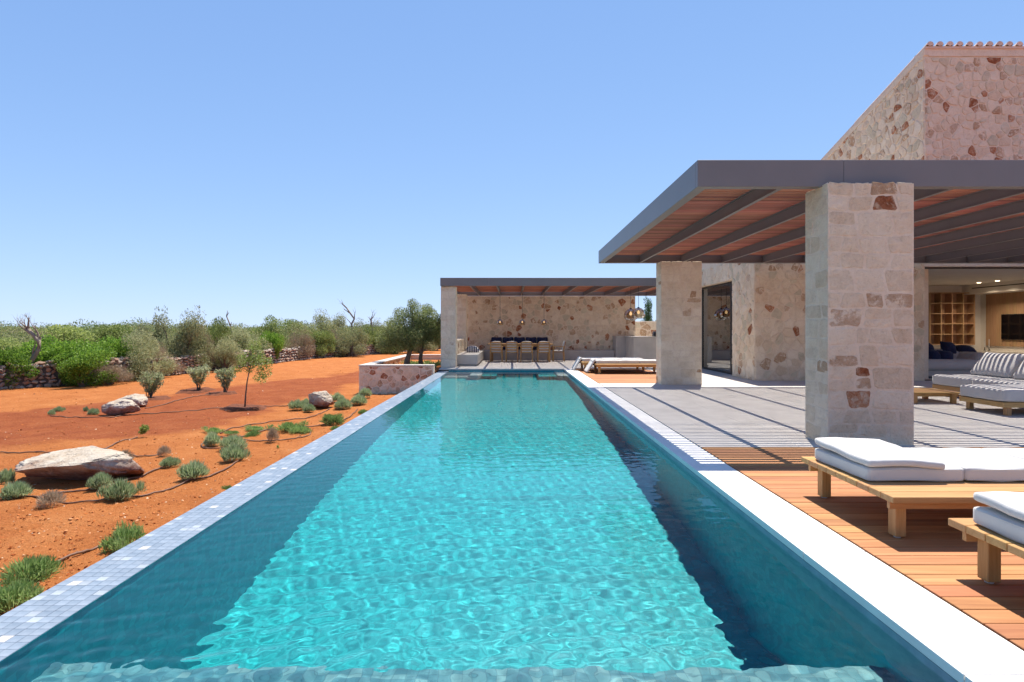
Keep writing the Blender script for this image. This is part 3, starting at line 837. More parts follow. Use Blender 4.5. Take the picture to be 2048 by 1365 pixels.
# living room shell
slab('ceiling', lx+.41, OX1+.9, ly+.401, 22.5, OZ, OZ+.12, M_PLASTER, liv)
slab('interior_wall', lx+.402, OX1+.9, 22.501, 22.8, 0, OZ+.12, M_PLASTER, liv)
slab('interior_wall', OX1+.001, OX1+.9, ly+.401, 22.5, 0, OZ-.001, M_PLASTER, liv)
slab('bulkhead', 17.75, OX1, ly+.45, 22.499, 2.78, OZ-.001, M_PLASTER, liv)
slab('air_slot', 17.744, 17.749, 16.5, 22.0, 2.985, 3.02, M_DARK, liv)
slab('floor', lx+.402, OX1+.9, ly+.003, 22.5, -.1, .003, M_PAVE, liv)
slab('track', lx+.01, OX1+.9, ly+.16, ly+.22, OZ-.05, OZ-.001, M_DARK, liv)
M_LAMP = NT('downlight_glow'); e = M_LAMP.n('ShaderNodeEmission'); e.inputs[0].default_value = (1,.78,.5,1); e.inputs[1].default_value = 4.0
M_LAMP = M_LAMP.done(e.outputs[0])
for y in (20.2, 21.0):
    bm = bmesh.new(); lathe(bm, [(.0001,-.004),(.05,-.004),(.06,-.012),(.065,0)], 14, (17.2, y, OZ-.001))
    bmobj('downlight', bm, M_LAMP, liv)
    ld = bpy.data.lights.new('downlight', 'SPOT'); lo = bpy.data.objects.new('downlight_lamp', ld); COL.objects.link(lo)
    ld.energy = 60; ld.color = (1,.82,.6); ld.spot_size = 2.4; ld.spot_blend = .8; ld.shadow_soft_size = .06; lo.location = (17.2, y, OZ-.03)
    lo.parent = liv; lo.matrix_parent_inverse = Matrix.Translation(-liv.location)

# bookcase, wood panelling, screen, console
bc = empty('bookcase', (17.1, 22.3, 0), 'empty oak wall bookcase of square pigeonholes in the living room', 'bookcase')
x0, x1, z0, z1 = 16.2, 17.97, .81, 2.85
box('back_panel', x0+.03, x1-.03, 22.46, 22.49, z0+.03, z1-.03, M_OAK, bc)
for k in range(5):
    x = x0+(x1-x0-.035)*k/4; box('upright', x, x+.035, 22.12, 22.459, z0, z1, M_OAK, bc)
for c in range(4):
    xa = x0+(x1-x0-.035)*c/4+.036; xb = x0+(x1-x0-.035)*(c+1)/4-.001
    for k in range(6):
        z = z0+(z1-z0-.03)*k/5; box('shelf', xa, xb, 22.125, 22.458, z+.0005, z+.0295, M_OAK, bc)
pn = empty('wall_panelling', (OX1, 19.5, 0), 'vertical oak boards on the living room wall around the screen', 'panelling')
for k in range(40):
    y = 16.2+k*.15; box('board', OX1-.05, OX1-.004, y+.003, y+.147, .78, 2.779, M_OAK, pn, .003)
tv = empty('television', (OX1-.1, 20.6, 1.5), 'black flat screen on oak boards in the living room', 'television')
M_SCREEN = simple('black_screen', (.004,.004,.006), (.006,.006,.008), 2, .08, spec=.5)
box('casing', OX1-.10, OX1-.051, 19.8, 21.45, 1.03, 1.98, M_DARK, tv, .006); box('screen', OX1-.104, OX1-.1005, 19.82, 21.43, 1.05, 1.96, M_SCREEN, tv)
cs = empty('console', (18.2, 19.5, 0), 'low white console under the living room screen', 'console')
box('body', 18.02, OX1-.002, 16.4, 22.2, .30, .60, M_PLASTER, cs, .004); box('plinth', 18.1, OX1-.003, 16.5, 22.1, .003, .299, M_DARK, cs)
for k, (y, hh) in enumerate(((21.95, .42), (21.75, .44))):
    c = empty('candlestick', (18.2, y, .6), ('left' if k == 0 else 'right')+'hand of two white candles on the console', 'candle')
    bm = bmesh.new(); lathe(bm, [(.0001,.6),(.05,.6),(.05,.61),(.015,.63),(.015,.7),(.022,.72),(.0001,.72)], 10, (18.2, y, 0)); bmobj('holder', bm, M_DARK, c)
    bm = bmesh.new(); tube(bm, [(18.2,y,.72),(18.2,y,.6+hh)], .014, 8); bmobj('candle', bm, M_WHITE, c)

# ------------------------------------------------------------------ dining corner walls
pillar(-2.69, -2.12, 21.1, 21.66, 0, 3.02, 'slim stone pillar at the left front corner of the dining pergola', 23)
pillar(-2.69, -2.10, 25.6, 26.35, 0, 3.0, 'rear stone pillar behind the striped cushion under the dining pergola', 24)
dw = empty('stone_wall', (1.8, 27, 0), 'long rubble stone wall behind the dining table', 'wall')
c = box('core', -2.69, 5.8, 26.98, 27.2, 0, 3.0, M_MORTAR, dw)
rng = random.Random(51)
WD = (.33,.28,.18,.14,.07)
build_stones([(c, (-2.68, 26.98, .3), X3, Z3, -Y3, cells_rubble(rect(8.47, 2.68), .26, rng, 1.15), .020, .018, .01, 5, WD),
              (c, (5.8, 26.99, .3), Y3, Z3, X3, cells_rubble(rect(.2, 2.68), .28, rng, 1.0), .01, .012, .004, 6, WD)])
sw = empty('stone_wall', (-2.5, 23.6, 0), 'low side wall between the two left dining pergola pillars', 'wall')
c = box('core', -2.66, -2.2, 21.67, 25.59, 0, 1.0, M_MORTAR, sw, .01)
build_stones([(c, (-2.2, 21.69, .03), Y3, Z3, X3, cells_rubble(rect(3.88, .94), .27, rng, 1.1), .012, .012, .006, 7, WD),
              (c, (-2.66, 21.69, .03), Y3, Z3, -X3, cells_rubble(rect(3.88, .94), .3, rng, 1.1), .012, .012, .006, 8, WD)])
lwl = empty('stone_wall', (8.5, 29, 0), 'sunlit low stone wall beneath the cypress right of the dining wall', 'wall')
c = box('core', 5.9, 11.0, 29.0, 29.4, 0, 1.83, M_MORTAR, lwl, .01)
build_stones([(c, (5.92, 29.0, .03), X3, Z3, -Y3, cells_rubble(rect(5, 1.78), .32, rng, 1.1), .012, .014, .006, 9, WD)])

# planter on the red earth
pl = empty('stone_planter', (-3.9, 23, GZ), 'rubble stone raised planter holding the olive trees', 'planter')
x0, x1, y0, y1, zt = -5.22, -2.70, 19.3, 27.6, .16
cf = box('wall', x0, x1, y0, y0+.34, GZ-.2, zt, M_MORTAR, pl)
cl = box('wall', x0+.001, x0+.34, y0+.341, y1-.341, GZ-.2, zt, M_MORTAR, pl)
cb = box('wall', x0, x1, y1-.34, y1, GZ-.2, zt, M_MORTAR, pl)
for a in ((x0-.02, x1, y0-.02, y0+.37), (x0-.02, x0+.37, y0+.372, y1-.372), (x0-.02, x1, y1-.37, y1+.02)):
    box('cap', *a, zt+.001, zt+.045, M_PAVE, pl, .006)
pyobj('soil', [(x0+.3,y0+.3,-.03),(x1+.05,y0+.3,-.03),(x1+.05,y1-.3,-.03),(x0+.3,y1-.3,-.03)], [(0,1,2,3)], M_SOIL, pl)
build_stones([(cf, (x0+.004, y0, GZ-.05), X3, Z3, -Y3, cells_rubble(rect(x1-x0-.01, zt-GZ+.04), .22, rng, 1.2), .020, .016, .008, 10, (.32,.24,.14,.17,.13)),
              (cl, (x0+.341, y0+.35, -.02), Y3, Z3, X3, cells_rubble(rect(7.6, .17), .25, rng, 1.4), .012, .012, .006, 12, WD),
              (cl, (x0, y0+.02, GZ-.05), Y3, Z3, -X3, cells_rubble(rect(8.2, zt-GZ+.04), .30, rng, 1.2), .020, .016, .008, 11, WD)])

# ------------------------------------------------------------------ daybeds and loungers
def teak_platform(root, L, W, z, legs, wood_x=M_TEAK):
    n = 9; s = W/n
    for k in range(n):
        box('slat', .004, L-.004, k*s+.003, (k+1)*s-.003, z-.042, z+R.uniform(-.0006,.0006), wood_x, root, .003, world=False)
    for y in (.075, W-.075-.03):
        box('rail', .03, L-.03, y, y+.03, z-.10, z-.0425, wood_x, root, .002, world=False)
    for x in legs:
        for y in (.11, W-.11-.07):
            box('leg', x, x+.075, y, y+.075, .012, z-.043, M_TEAKZ, root, .004, world=False)
            bm = bmesh.new(); lathe(bm, [(.0001,.0),(.022,.0),(.022,.013),(.0001,.013)], 10, (x+.037, y+.037, 0)); bmobj('foot', bm, M_WHITE, root, world=False)
def piping(par, cx, cy, zc, sx, sy, rr=.035, t=.0035):
    bm = bmesh.new(); pts = []
    for qx, qy, a0 in ((1,1,0), (-1,1,90), (-1,-1,180), (1,-1,270)):
        for a in (0, 30, 60, 90):
            an = math.radians(a0+a); pts.append(Vector((cx+qx*(sx/2-rr)+rr*math.cos(an), cy+qy*(sy/2-rr)+rr*math.sin(an), zc)))
    tube(bm, pts+[pts[0]], t, 5, False); bmobj('piping', bm, M_WHITE, par, True, False)
def daybed(loc, label, fold, L=2.22, W=1.19, z=.31, seed=0):
    r = empty('daybed', (0,0,0), label, 'daybed', 'teak daybeds with white cushions')
    teak_platform(r, L, W, z, (.09, L-.16))
    y0, y1 = .36, 1.09
    for k in range(3):
        cu = softobj('cushion', M_WHITE, r, .06+.70*(k+.5), (y0+y1)/2, z+.052, .698, y1-y0, .102, r=.22, puff=.05, cuts=11, world=False, seed=seed+k, wob=.010)
        piping(cu, .06+.70*(k+.5), (y0+y1)/2, z+.088, .694, y1-y0-.004); piping(cu, .06+.70*(k+.5), (y0+y1)/2, z+.018, .694, y1-y0-.004)
    rot = None
    if fold == 'flat':
        bm = bmesh.new(); soft(bm, 0, 0, 0, .56, y1-y0+.01, .06, r=.42, puff=.12, cuts=10, seed=seed, wob=.012)
        for v in bm.verts:      # draped: sags over the front edge
            x, y, zz = v.co; v.co.z += -.02*max(0, (x-.02)/.26)**2 + .012*math.sin(y*4)
        M = Matrix.Translation((.06+.275, (y0+y1)/2-.012, z+.148))
        bm.transform(M); bmobj('headrest', bm, M_WHITE, r, True, False)
    else:
        # pad hangs over the end of the platform
        bm = bmesh.new(); soft(bm, 0, 0, 0, .50, y1-y0-.02, .06, r=.42, puff=.1, cuts=9, seed=seed, wob=.006)
        bm.transform(Matrix.Translation((-.10, (y0+y1)/2, z-.075)) @ Matrix.Rotation(-math.radians(58), 4, 'Y'))
        bmobj('headrest', bm, M_WHITE, r, True, False)
        softobj('strap', M_WHITE, r, .03, (y0+y1)/2, z+.083, .16, y1-y0-.03, .035, r=.4, cuts=5, world=False)
    r.location = loc
    return r
daybed((2.47, 3.70, 0), 'teak daybed with white cushions standing wholly on the near deck below the broad pillar', 'flat', seed=1)
daybed((2.515, 2.11, 0), 'nearest teak daybed with white cushions, cut off by the lower right edge', 'flat', seed=2)
daybed((2.62, 17.95, 0), 'front teak lounger on the far deck with its white headrest pad hanging over the end', 'hang', seed=3)
daybed((2.32, 19.15, 0), 'rear teak lounger on the far deck, next to the pool end', 'hang', seed=4)

# ------------------------------------------------------------------ outdoor sofa group
def sofa_module(loc, label, L, W, z=.22, ct=.21, legs=True, seed=0, name='outdoor_sofa', cat='sofa', segs=1):
    r = empty(name, (0,0,0), label, cat)
    for k in range(6):
        s = (W-.04)/6; box('slat', .03, L-.03, .02+k*s+.004, .02+(k+1)*s-.004, z-.03, z-.002, M_TEAK, r, .002, world=False)
    box('rail', 0, L, 0, .03, z-.085, z, M_TEAK, r, .004, world=False); box('rail', 0, L, W-.03, W, z-.085, z, M_TEAK, r, .004, world=False)
    box('rail', 0.0, .028, .031, W-.031, z-.083, z-.002, M_TEAKY, r, .003, world=False); box('rail', L-.028, L, .031, W-.031, z-.083, z-.002, M_TEAKY, r, .003, world=False)
    for x in (.09, L-.17):
        for y in (.04, W-.12): box('leg', x, x+.08, y, y+.08, 0, z-.031, M_TEAKZ, r, .004, world=False)
    for k in range(segs):
        l = L/segs; softobj('cushion', M_SOFA, r, l*(k+.5), W/2, z+ct/2+.002, l-.004, W+.02, ct, r=.2, puff=.03, cuts=9, world=False, seed=seed+k, wob=.012)
    r.location = loc; return r
sofa_module((7.95, 9.22, 0), 'front white outdoor ottoman on teak legs beneath the main pergola', 2.2, .92, seed=1, name='outdoor_ottoman', cat='ottoman')
so = sofa_module((9.1, 10.2, 0), 'white outdoor sofa on a teak frame behind the ottoman', 1.2, 2.15, seed=4, segs=0)
for k in range(2): softobj('cushion', M_SOFA, so, .58, 1.075*(k+.5), .22+.107, 1.2, 1.071, .21, r=.2, puff=.03, cuts=9, world=False, seed=8+k, wob=.012)
for k in range(2): box('back_post', 1.13, 1.18, .25+1.6*k, .31+1.6*k, .0, .72, M_TEAKZ, so, .004, world=False)
box('back_rail', 1.13, 1.18, .05, 2.1, .721, .77, M_TEAKY, so, .004, world=False)
def pillow(loc, size, rot, mat, label, cat='cushion', group=None, th=.16, seed=0, pinch=.78, puff=.35):
    bm = bmesh.new(); soft(bm, 0, 0, 0, size[0], size[1], th, r=.45, puff=puff, pinch=pinch, cuts=9, seed=seed, wob=.012)
    M = Matrix.Translation(loc) @ Matrix.Rotation(rot[2], 4, 'Z') @ Matrix.Rotation(rot[1], 4, 'Y') @ Matrix.Rotation(rot[0], 4, 'X')
    bm.transform(M); bmesh.ops.translate(bm, verts=bm.verts[:], vec=-Vector(loc))
    o = bmobj('cushion', bm, mat, None, True); o.location = loc
    return tag(o, label, cat, group)
pillow((9.98, 11.72, .68), (.58, .98), (0, math.radians(-52), 0), M_SOFA, 'large pale back cushion leaning on the outdoor sofa, left one', th=.17, pinch=.3, puff=.15)
pillow((9.98, 10.68, .68), (.58, .98), (0, math.radians(-54), .04), M_SOFA, 'large pale back cushion on the outdoor sofa, cut by the right edge', th=.17, seed=3, pinch=.3, puff=.15)
ot = empty('coffee_table', (0,0,0), 'low slatted teak table between pillar and outdoor sofa', 'table')
for k in range(7): box('slat', 0, 1.05, k*.12, k*.12+.108, .185, .215, M_TEAK, ot, .003, world=False)
for y in (.05, .75): box('rail', .04, 1.01, y, y+.03, .13, .1845, M_TEAK, ot, .002, world=False)
for x in (.12, .86):
    for y in (.0, .73): box('leg', x, x+.08, y+.003, y+.083, 0, .184, M_TEAKZ, ot, .004, world=False)
ot.location = (7.45, 10.75, 0)

# living room sofa
ls = empty('living_sofa', (12.6, 16.8, 0), 'rounded warm grey fabric sofa inside the living room', 'sofa')
softobj('seat', M_GREYF, ls, 12.35, 16.75, .38, 2.3, 1.0, .30, r=.42, puff=.06, cuts=9)
softobj('backrest', M_GREYF, ls, 12.35, 17.38, .52, 2.5, .42, .56, r=.45, puff=.03, cuts=9)
softobj('armrest', M_GREYF, ls, 13.65, 16.95, .47, .55, 1.15, .5, r=.49, puff=.05, cuts=9)
box('base', 11.72, 13.8, 16.4, 17.45, .05, .235, M_GREYF, ls, .03, 2); box('plinth', 11.8, 13.7, 16.5, 17.4, .003, .06, M_DARK, ls)
for k, (px, py, y, rz) in enumerate(((1853, 698, 17.1, .25), (1852, 712, 16.85, -.2), (1866, 713, 16.75, .35), (1890, 715, 16.7, -.3), (1897, 697, 17.3, .1))):
    s = y/F; loc = ((px-VX)*s, y, H-(py-VY)*s)
    lab = ['top navy cushion of the living room sofa closest to the pillar', 'navy cushion half hidden by the pillar on the living room seat', 'navy cushion lying slanted on the living room seat, second from pillar',
           'navy cushion lying flat in the middle of the living room seat', 'navy cushion standing on the living room sofa backrest'][k]
    pillow(loc, (.46,.46), (math.radians(58), .15, rz), M_NAVY, lab, group='navy cushions on the living room sofa', seed=k, th=.2)
s = 18.2/F
pillow(((1930-VX)*s, 18.2, H-(703-VY)*s), (.7,.5), (math.radians(35), .1, -.1), M_NAVY, 'long navy cushion rising behind the living room sofa armrest', group='navy cushions on the living room sofa', seed=8, th=.22)
ls2 = empty('living_sofa', (14.9, 18.6, 0), 'second grey sofa farther back in the living room', 'sofa')
softobj('seat', M_GREYF, ls2, 14.6, 18.6, .36, 1.9, .95, .30, r=.42, puff=.06); softobj('backrest', M_GREYF, ls2, 14.6, 19.1, .5, 1.9, .35, .5, r=.45)
box('base', 13.8, 15.4, 18.3, 19.2, .003, .23, M_GREYF, ls2, .03, 2)

# ------------------------------------------------------------------ dining corner
db = empty('concrete_bench', (-1.8, 24, 0), 'smooth concrete bench beside the low side wall left of the dining table', 'bench')
box('seat_block', -2.195, -1.36, 21.9, 26.4, .06, .44, M_CONC, db, .01); box('plinth', -2.19, -1.42, 21.96, 26.35, .0, .06, M_CONC, db)
bb = empty('concrete_bench', (1.5, 26.7, 0), 'long concrete bench along the dining stone wall', 'bench')
box('seat_block', -1.35, 4.72, 26.45, 26.96, 0.0, .44, M_CONC, bb, .01)
kc = empty('outdoor_kitchen', (5.6, 25, 0), 'concrete kitchen counter block right of the dining table', 'counter')
box('counter', 4.73, 6.2, 26.1, 26.97, 0, 1.06, M_CONC, kc, .008); box('counter', 5.15, 6.2, 24.3, 26.09, 0, 1.06, M_CONC, kc, .008)
box('worktop', 4.71, 6.22, 26.07, 26.965, 1.061, 1.10, M_CONC, kc, .006); box('worktop', 5.12, 6.22, 24.27, 26.068, 1.061, 1.10, M_CONC, kc, .006)
box('niche', 6.25, 7.3, 25.4, 26.0, 0, .85, M_CONC, kc, .008); box('niche_panel', 6.3, 7.2, 25.39, 25.399, .1, .5, M_OAK, kc)
gr = empty('barbecue', (6.55, 25.7, .85), 'black barbecue grill on the outdoor kitchen counter', 'barbecue')
box('body', 6.33, 6.95, 25.45, 25.95, .86, 1.08, M_DARK, gr, .02, 2)
bm = bmesh.new()
tube(bm, [(6.34,25.7,1.09),(6.94,25.7,1.09)], .235, 20); 
for v in bm.verts: v.co.z = max(v.co.z, 1.082)
bmobj('hood', bm, M_DARK, gr, True); box('handle', 6.4, 6.88, 25.42, 25.44, 1.15, 1.17, M_COPING, gr)

tb = empty('dining_table', (.3, 25.4, 0), 'long teak dining table beneath the pendant lamps', 'table')
for k in range(8): box('tabletop_board', -1.12, 1.78, 24.97+k*.112, 24.97+k*.112+.108, .745, .785, M_TEAK, tb, .003)
box('apron', -.95, 1.6, 25.05, 25.08, .66, .744, M_TEAK, tb); box('apron', -.95, 1.6, 25.75, 25.78, .66, .744, M_TEAK, tb)
for x in (-.98, 1.56):
    for y in (25.04, 25.71): box('leg', x, x+.085, y, y+.085, 0, .743, M_TEAKZ, tb, .004)
def chair(loc, rz, label):
    r = empty('dining_chair', (0,0,0), label, 'chair', 'teak dining chairs')
    w = .25
    def leg(x, y0, y1, z1, t=.019):
        bm = bmesh.new(); bx(bm, x-t, x+t, -t, t, 0, 1)
        for v in bm.verts: v.co = Vector((v.co.x, v.co.y+y0+(y1-y0)*v.co.z, v.co.z*z1))
        bmobj('leg', bm, M_TEAKZ, r, world=False)
    for s in (-1, 1):
        leg(s*w, .24, .22, .645); leg(s*w, -.25, -.21, .645)
        box('armrest', s*w-.03, s*w+.03, -.27, .27, .646, .67, M_TEAK, r, .006, world=False)
        bm = bmesh.new(); bx(bm, s*(w-.02)-.017, s*(w-.02)+.017, -.017, .017, 0, 1)
        for v in bm.verts: v.co = Vector((v.co.x, v.co.y-.2-.10*v.co.z, .42+v.co.z*.44))
        bmobj('back_post', bm, M_TEAKZ, r, world=False)
    box('seat_frame', -w+.02, w-.02, -.2, .22, .40, .435, M_TEAK, r, .006, world=False)
    for k, z in enumerate((.50, .61, .72, .82)):
        y = -.2-.10*(z-.42)/.44; box('back_slat', -w+.037, w-.037, y-.012, y+.012, z, z+.06, M_TEAK, r, .005, world=False)
    softobj('seat_cushion', M_WHITE, r, 0, .01, .465, .45, .43, .055, r=.45, cuts=5, world=False)
    softobj('back_cushion', M_WHITE, r, 0, -.215, .68, .43, .05, .42, r=.45, cuts=5, world=False, rot=Matrix.Rotation(math.radians(12), 3, 'X'))
    r.location = loc; r.rotation_euler = (0, 0, rz); return r
names = ['leftmost teak chair at the dining table, its back to the pool', 'second teak chair from the left at the dining table, back to the pool',
         'third teak chair from the left at the dining table, back to the pool', 'fourth teak chair at the dining table, nearest the table end']
for k, px in enumerate((992.6, 1024, 1053.4, 1087)):
    chair(((px-VX)*24.7/F, 24.75, 0), R.uniform(-.06,.06), names[k])
chair(((1117-VX)*25.3/F, 25.35, 0), math.radians(90), 'teak chair at the right end of the dining table, seen from the side')
nl = ['leftmost', 'second', 'middle', 'fourth', 'rightmost']
for k in range(5):
    pillow(((993+23*k-VX)*26.75/F, 26.76, .76), (.52,.62), (math.radians(74), 0, R.uniform(-.08,.08)), M_NAVY, nl[k]+' navy cushion of the row on the bench behind the dining table', group='navy cushions behind the dining table', seed=k)
def stripe_mat():
    t = NT('navy_striped_fabric'); v = t.coord('Object'); sp = t.n('ShaderNodeSeparateXYZ'); t.l(v, sp.inputs[0])
    f = t.math('FRACT', t.math('MULTIPLY', sp.outputs[0], 13.0))
    return t.done(t.pbr(t.ramp(f, [(.0,(.015,.02,.05)), (.55,(.70,.68,.65))], 'CONSTANT'), .95, None, .1))
pillow((-1.72, 24.2, .53), (.62,.34), (math.radians(20), 0, .1), stripe_mat(), 'navy and white striped cushion on the left concrete bench', seed=5, th=.22)

M_PGLASS = glass_mat('smoked_glass', (.80,.70,.58), .05, .5)
M_BULB = NT('bulb_glow'); e = M_BULB.n('ShaderNodeEmission'); e.inputs[0].default_value = (1,.8,.55,1); e.inputs[1].default_value = 0.8; M_BULB = M_BULB.done(e.outputs[0])
def pendant(px, py, y, r, label, group):
    s = y/F; c = Vector(((px-VX)*s, y, H-(py-VY)*s))
    o = empty('pendant_lamp', (c.x, c.y, c.z-r), label, 'lamp', group)
    prof = [(r*.16, r*.92), (r*.45, r*.84), (r*.75, r*.58), (r*.95, r*.2), (r, -.1*r), (r*.93, -.42*r), (r*.72, -.66*r), (r*.5, -.72*r)]
    prof2 = [(a-.006, b) for a, b in prof[::-1]]
    bm = bmesh.new(); lathe(bm, prof+prof2, 28, c); bmobj('shade', bm, M_PGLASS, o, True)
    bm = bmesh.new()
    for rr, zz in ((r*.5, -.72*r), (r*.96, -.35*r), (r*.76, .58*r)):
        tube(bm, [c+Vector((rr*1.01*math.cos(a), rr*1.01*math.sin(a), zz)) for a in np.linspace(0, 2*math.pi, 25)], .004, 5)
    bmobj('rim', bm, M_DEADW, o)
    bm = bmesh.new(); lathe(bm, [(.0001, r*1.05), (r*.16, r*1.03), (r*.18, r*.9), (r*.1, r*.6), (.0001, r*.58)], 14, c); bmobj('socket', bm, M_DARK, o)
    bm = bmesh.new(); lathe(bm, [(.0001, r*.58), (r*.09, r*.5), (r*.2, r*.25), (r*.19, r*.05), (.0001, -.05*r)], 14, c); bmobj('bulb', bm, M_BULB, o, True)
    bm = bmesh.new(); tube(bm, [c+Vector((0,0,r*1.04)), Vector((c.x, c.y, 3.20))], .008, 5); bmobj('cord', bm, M_DARK, o)
for k, (px, n) in enumerate(((1000, 'leftmost'), (1044.5, 'middle'), (1088, 'right'))):
    pendant(px, 646, 25.3, .155, n+' of the three small glass pendants above the dining table', 'small pendants over the dining table')
pendant(1261.5, 631, 23.8, .29, 'left of the two large smoked glass pendants near the kitchen counter', 'large pendants by the counter')
pendant(1277, 628, 22.9, .26, 'right of the two large smoked glass pendants near the kitchen counter', 'large pendants by the counter')

# ------------------------------------------------------------------ dry stone field wall
WP = [(-22.5,6.0),(-20.8,13.0),(-18.55,20.6),(-16.75,23.5),(-16.35,27.4),(-16.06,30.9),(-15.5,38),(-15.2,43.3),(-13.4,46.6),(-12,52.5),(-8.7,63),(-4,70)]
def wallpos(s):
    for a, b in zip(WP[:-1], WP[1:]):
        l = math.hypot(b[0]-a[0], b[1]-a[1])
        if s <= l:
            t = s/l; return Vector((a[0]+(b[0]-a[0])*t, a[1]+(b[1]-a[1])*t, 0)), Vector((b[1]-a[1], -(b[0]-a[0]), 0)).normalized(), Vector((b[0]-a[0], b[1]-a[1], 0)).normalized()
        s -= l
    return None
M_DRY = [simple('field_stone_grey', (.24,.185,.145), (.40,.325,.265), 5, .95, .02, 18, objvar=.4),
         simple('field_stone_pale', (.36,.29,.23), (.52,.43,.35), 5, .95, .02, 18, objvar=.3),
         simple('field_stone_rust', (.28,.165,.11), (.42,.28,.20), 5, .95, .02, 18, objvar=.4)]
def field_wall():
    rng = random.Random(61)
    r = empty('dry_stone_wall', (-16.3, 28, GZ), 'rough dry stone field wall along the edge of the scrub', 'wall')
    L = sum(math.hypot(b[0]-a[0], b[1]-a[1]) for a, b in zip(WP[:-1], WP[1:]))
    # rubble core so that the wall is not see-through
    V = []; Fc = []; s = 0; k = 0
    while s < L-.5:
        p, n, t = wallpos(s); h = .78 + .1*noise.noise(Vector((s*.3, 0, 0)))
        for o, z in ((.24, -.1), (.17, h), (-.17, h), (-.24, -.1)): V.append(p+n*o+Vector((0,0,GZ+z)))
        if k: b = 4*k; Fc += [(b-4+i, b+i, b+i+1, b-3+i) for i in range(3)]
        s += 1.0; k += 1
    pyobj('core', V, Fc, M_BACK, r)
    base = []
    for k in range(9):
        vs, fs = hullrock(rng, 12, .85); me = bpy.data.meshes.new('stone'); me.from_pydata([tuple(v) for v in vs], [], fs)
        me.materials.append(M_DRY[(0,1,0,2,1,0,1,0,2)[k]]); base.append((me, vs, fs, (0,1,0,2,1,0,1,0,2)[k]))
    todo = []; s = 0
    s = 3.0
    while s < L-1:
        p, n, t = wallpos(s); far = p.y > 33
        top = .92+.12*noise.noise(Vector((s*.25, 3, 0)))
        z = .06; st = .155 if not far else .20
        while z < top:
            w = rng.uniform(.10, .17)*(1.25 if z > top-.16 else 1)*(1.25 if far else 1)
            q = p + t*rng.uniform(-.07,.07) + n*(.22-.07*z+rng.uniform(-.02,.03)) + Vector((0,0,GZ+z))
            todo.append((q, w, rng.uniform(.07,.105)*(1.2 if far else 1), math.atan2(t.y, t.x), rng.randrange(9), rng.uniform(0,6.28)))
            if z > top-.2: todo.append((q-n*.24, w, .1, math.atan2(t.y, t.x), rng.randrange(9), rng.uniform(0,6.28)))
            z += rng.uniform(.12,.17)*(1.2 if far else 1)
        s += rng.uniform(.85,1.15)*st*1.25
    def score(q):
        v = q[0]; return (1e9 if v.x < -.92*v.y else 0) + v.y
    todo.sort(key=score)
    V = []; Fc = []; mi = []
    for k, (q, w, h, a, i, sp) in enumerate(todo):
        M = Matrix.Translation(q) @ Matrix.Rotation(a+math.sin(sp)*.3, 4, 'Z') @ Matrix.Diagonal((w, .13, h, 1)) @ Matrix.Rotation(sp, 4, 'X') @ Matrix.Rotation(sp*2, 4, 'Z')
        me, vs, fs, m = base[i]
        if k < 295:
            o = bpy.data.objects.new('stone', me); COL.objects.link(o); o.parent = r; o.matrix_parent_inverse = Matrix.Translation(-r.location); o.matrix_basis = M
        else:
            b = len(V); V += [M @ v for v in vs]; Fc += [tuple(b+j for j in f) for f in fs]; mi += [m]*len(fs)
    o = pyobj('stones', V, Fc, M_DRY, r); o.data.polygons.foreach_set('material_index', mi); o['kind'] = 'stuff'
field_wall()

# ------------------------------------------------------------------ foliage
def rnd_dirs(rng, n):
    d = rng.normal(size=(n,3)); return d/np.linalg.norm(d, axis=1, keepdims=True)
def leaves(rng, clumps, n, L, W, up=.35, inner=.5, droop=0.0, curl=.0):
    C = np.array([c[0] for c in clumps], dtype=float); Rd = np.array([c[1] if hasattr(c[1], '__len__') else (c[1],)*3 for c in clumps], dtype=float)
    wt = (Rd[:,0]*Rd[:,1]+Rd[:,0]*Rd[:,2]); wt = wt/wt.sum()
    idx = rng.choice(len(clumps), n, p=wt)
    d = rnd_dirs(rng, n); rr = inner+(1.06-inner)*rng.random(n)**.6
    P = C[idx]+d*rr[:,None]*Rd[idx]
    ax = d*.7+rnd_dirs(rng, n)*.9; ax[:,2] += up-droop; ax /= np.linalg.norm(ax, axis=1, keepdims=True)
    sd = np.cross(ax, rnd_dirs(rng, n)); sd /= np.linalg.norm(sd, axis=1, keepdims=True)+1e-9
    l = L*rng.uniform(.6, 1.3, n)[:,None]; w = W*rng.uniform(.7, 1.25, n)[:,None]
    nn = np.cross(ax, sd)*w*.25
    return np.stack([P-ax*l*.5, P+sd*w*.5+nn, P+ax*l*.5, P-sd*w*.5+nn], 1)
def blob_clumps(rng, R_, Hh, k, cr=(.28,.5), low=.12):
    out = []
    for _ in range(k):
        a = rng.uniform(0, 6.283); r = R_*math.sqrt(rng.uniform(0, 1))*.78; t = rng.uniform(low, .82)
        r *= 1-.45*max(0, t-.45)
        c = R_*rng.uniform(*cr); out.append(((r*math.cos(a), r*math.sin(a), Hh*t), (c, c, c*.8)))
    return out
def stems_mesh(rng, clumps, r0, base=(0,0,0), n=6, wig=.12):
    bm = bmesh.new()
    for c, _ in clumps:
        b = Vector(base)+Vector((rng.uniform(-.1,.1), rng.uniform(-.1,.1), -.1)); e = Vector(c); pts = []
        for k in range(5):
            t = k/4; p = b.lerp(e, t); p.z = b.z+(e.z-b.z)*t**.8
            if 0 < k < 4: p += Vector((rng.uniform(-1,1), rng.uniform(-1,1), rng.uniform(-1,1)))*wig*(e-b).length*.4
            pts.append(p)
        tube(bm, pts, [r0*(1-.8*k/4) for k in range(5)], n, False)
    return bm
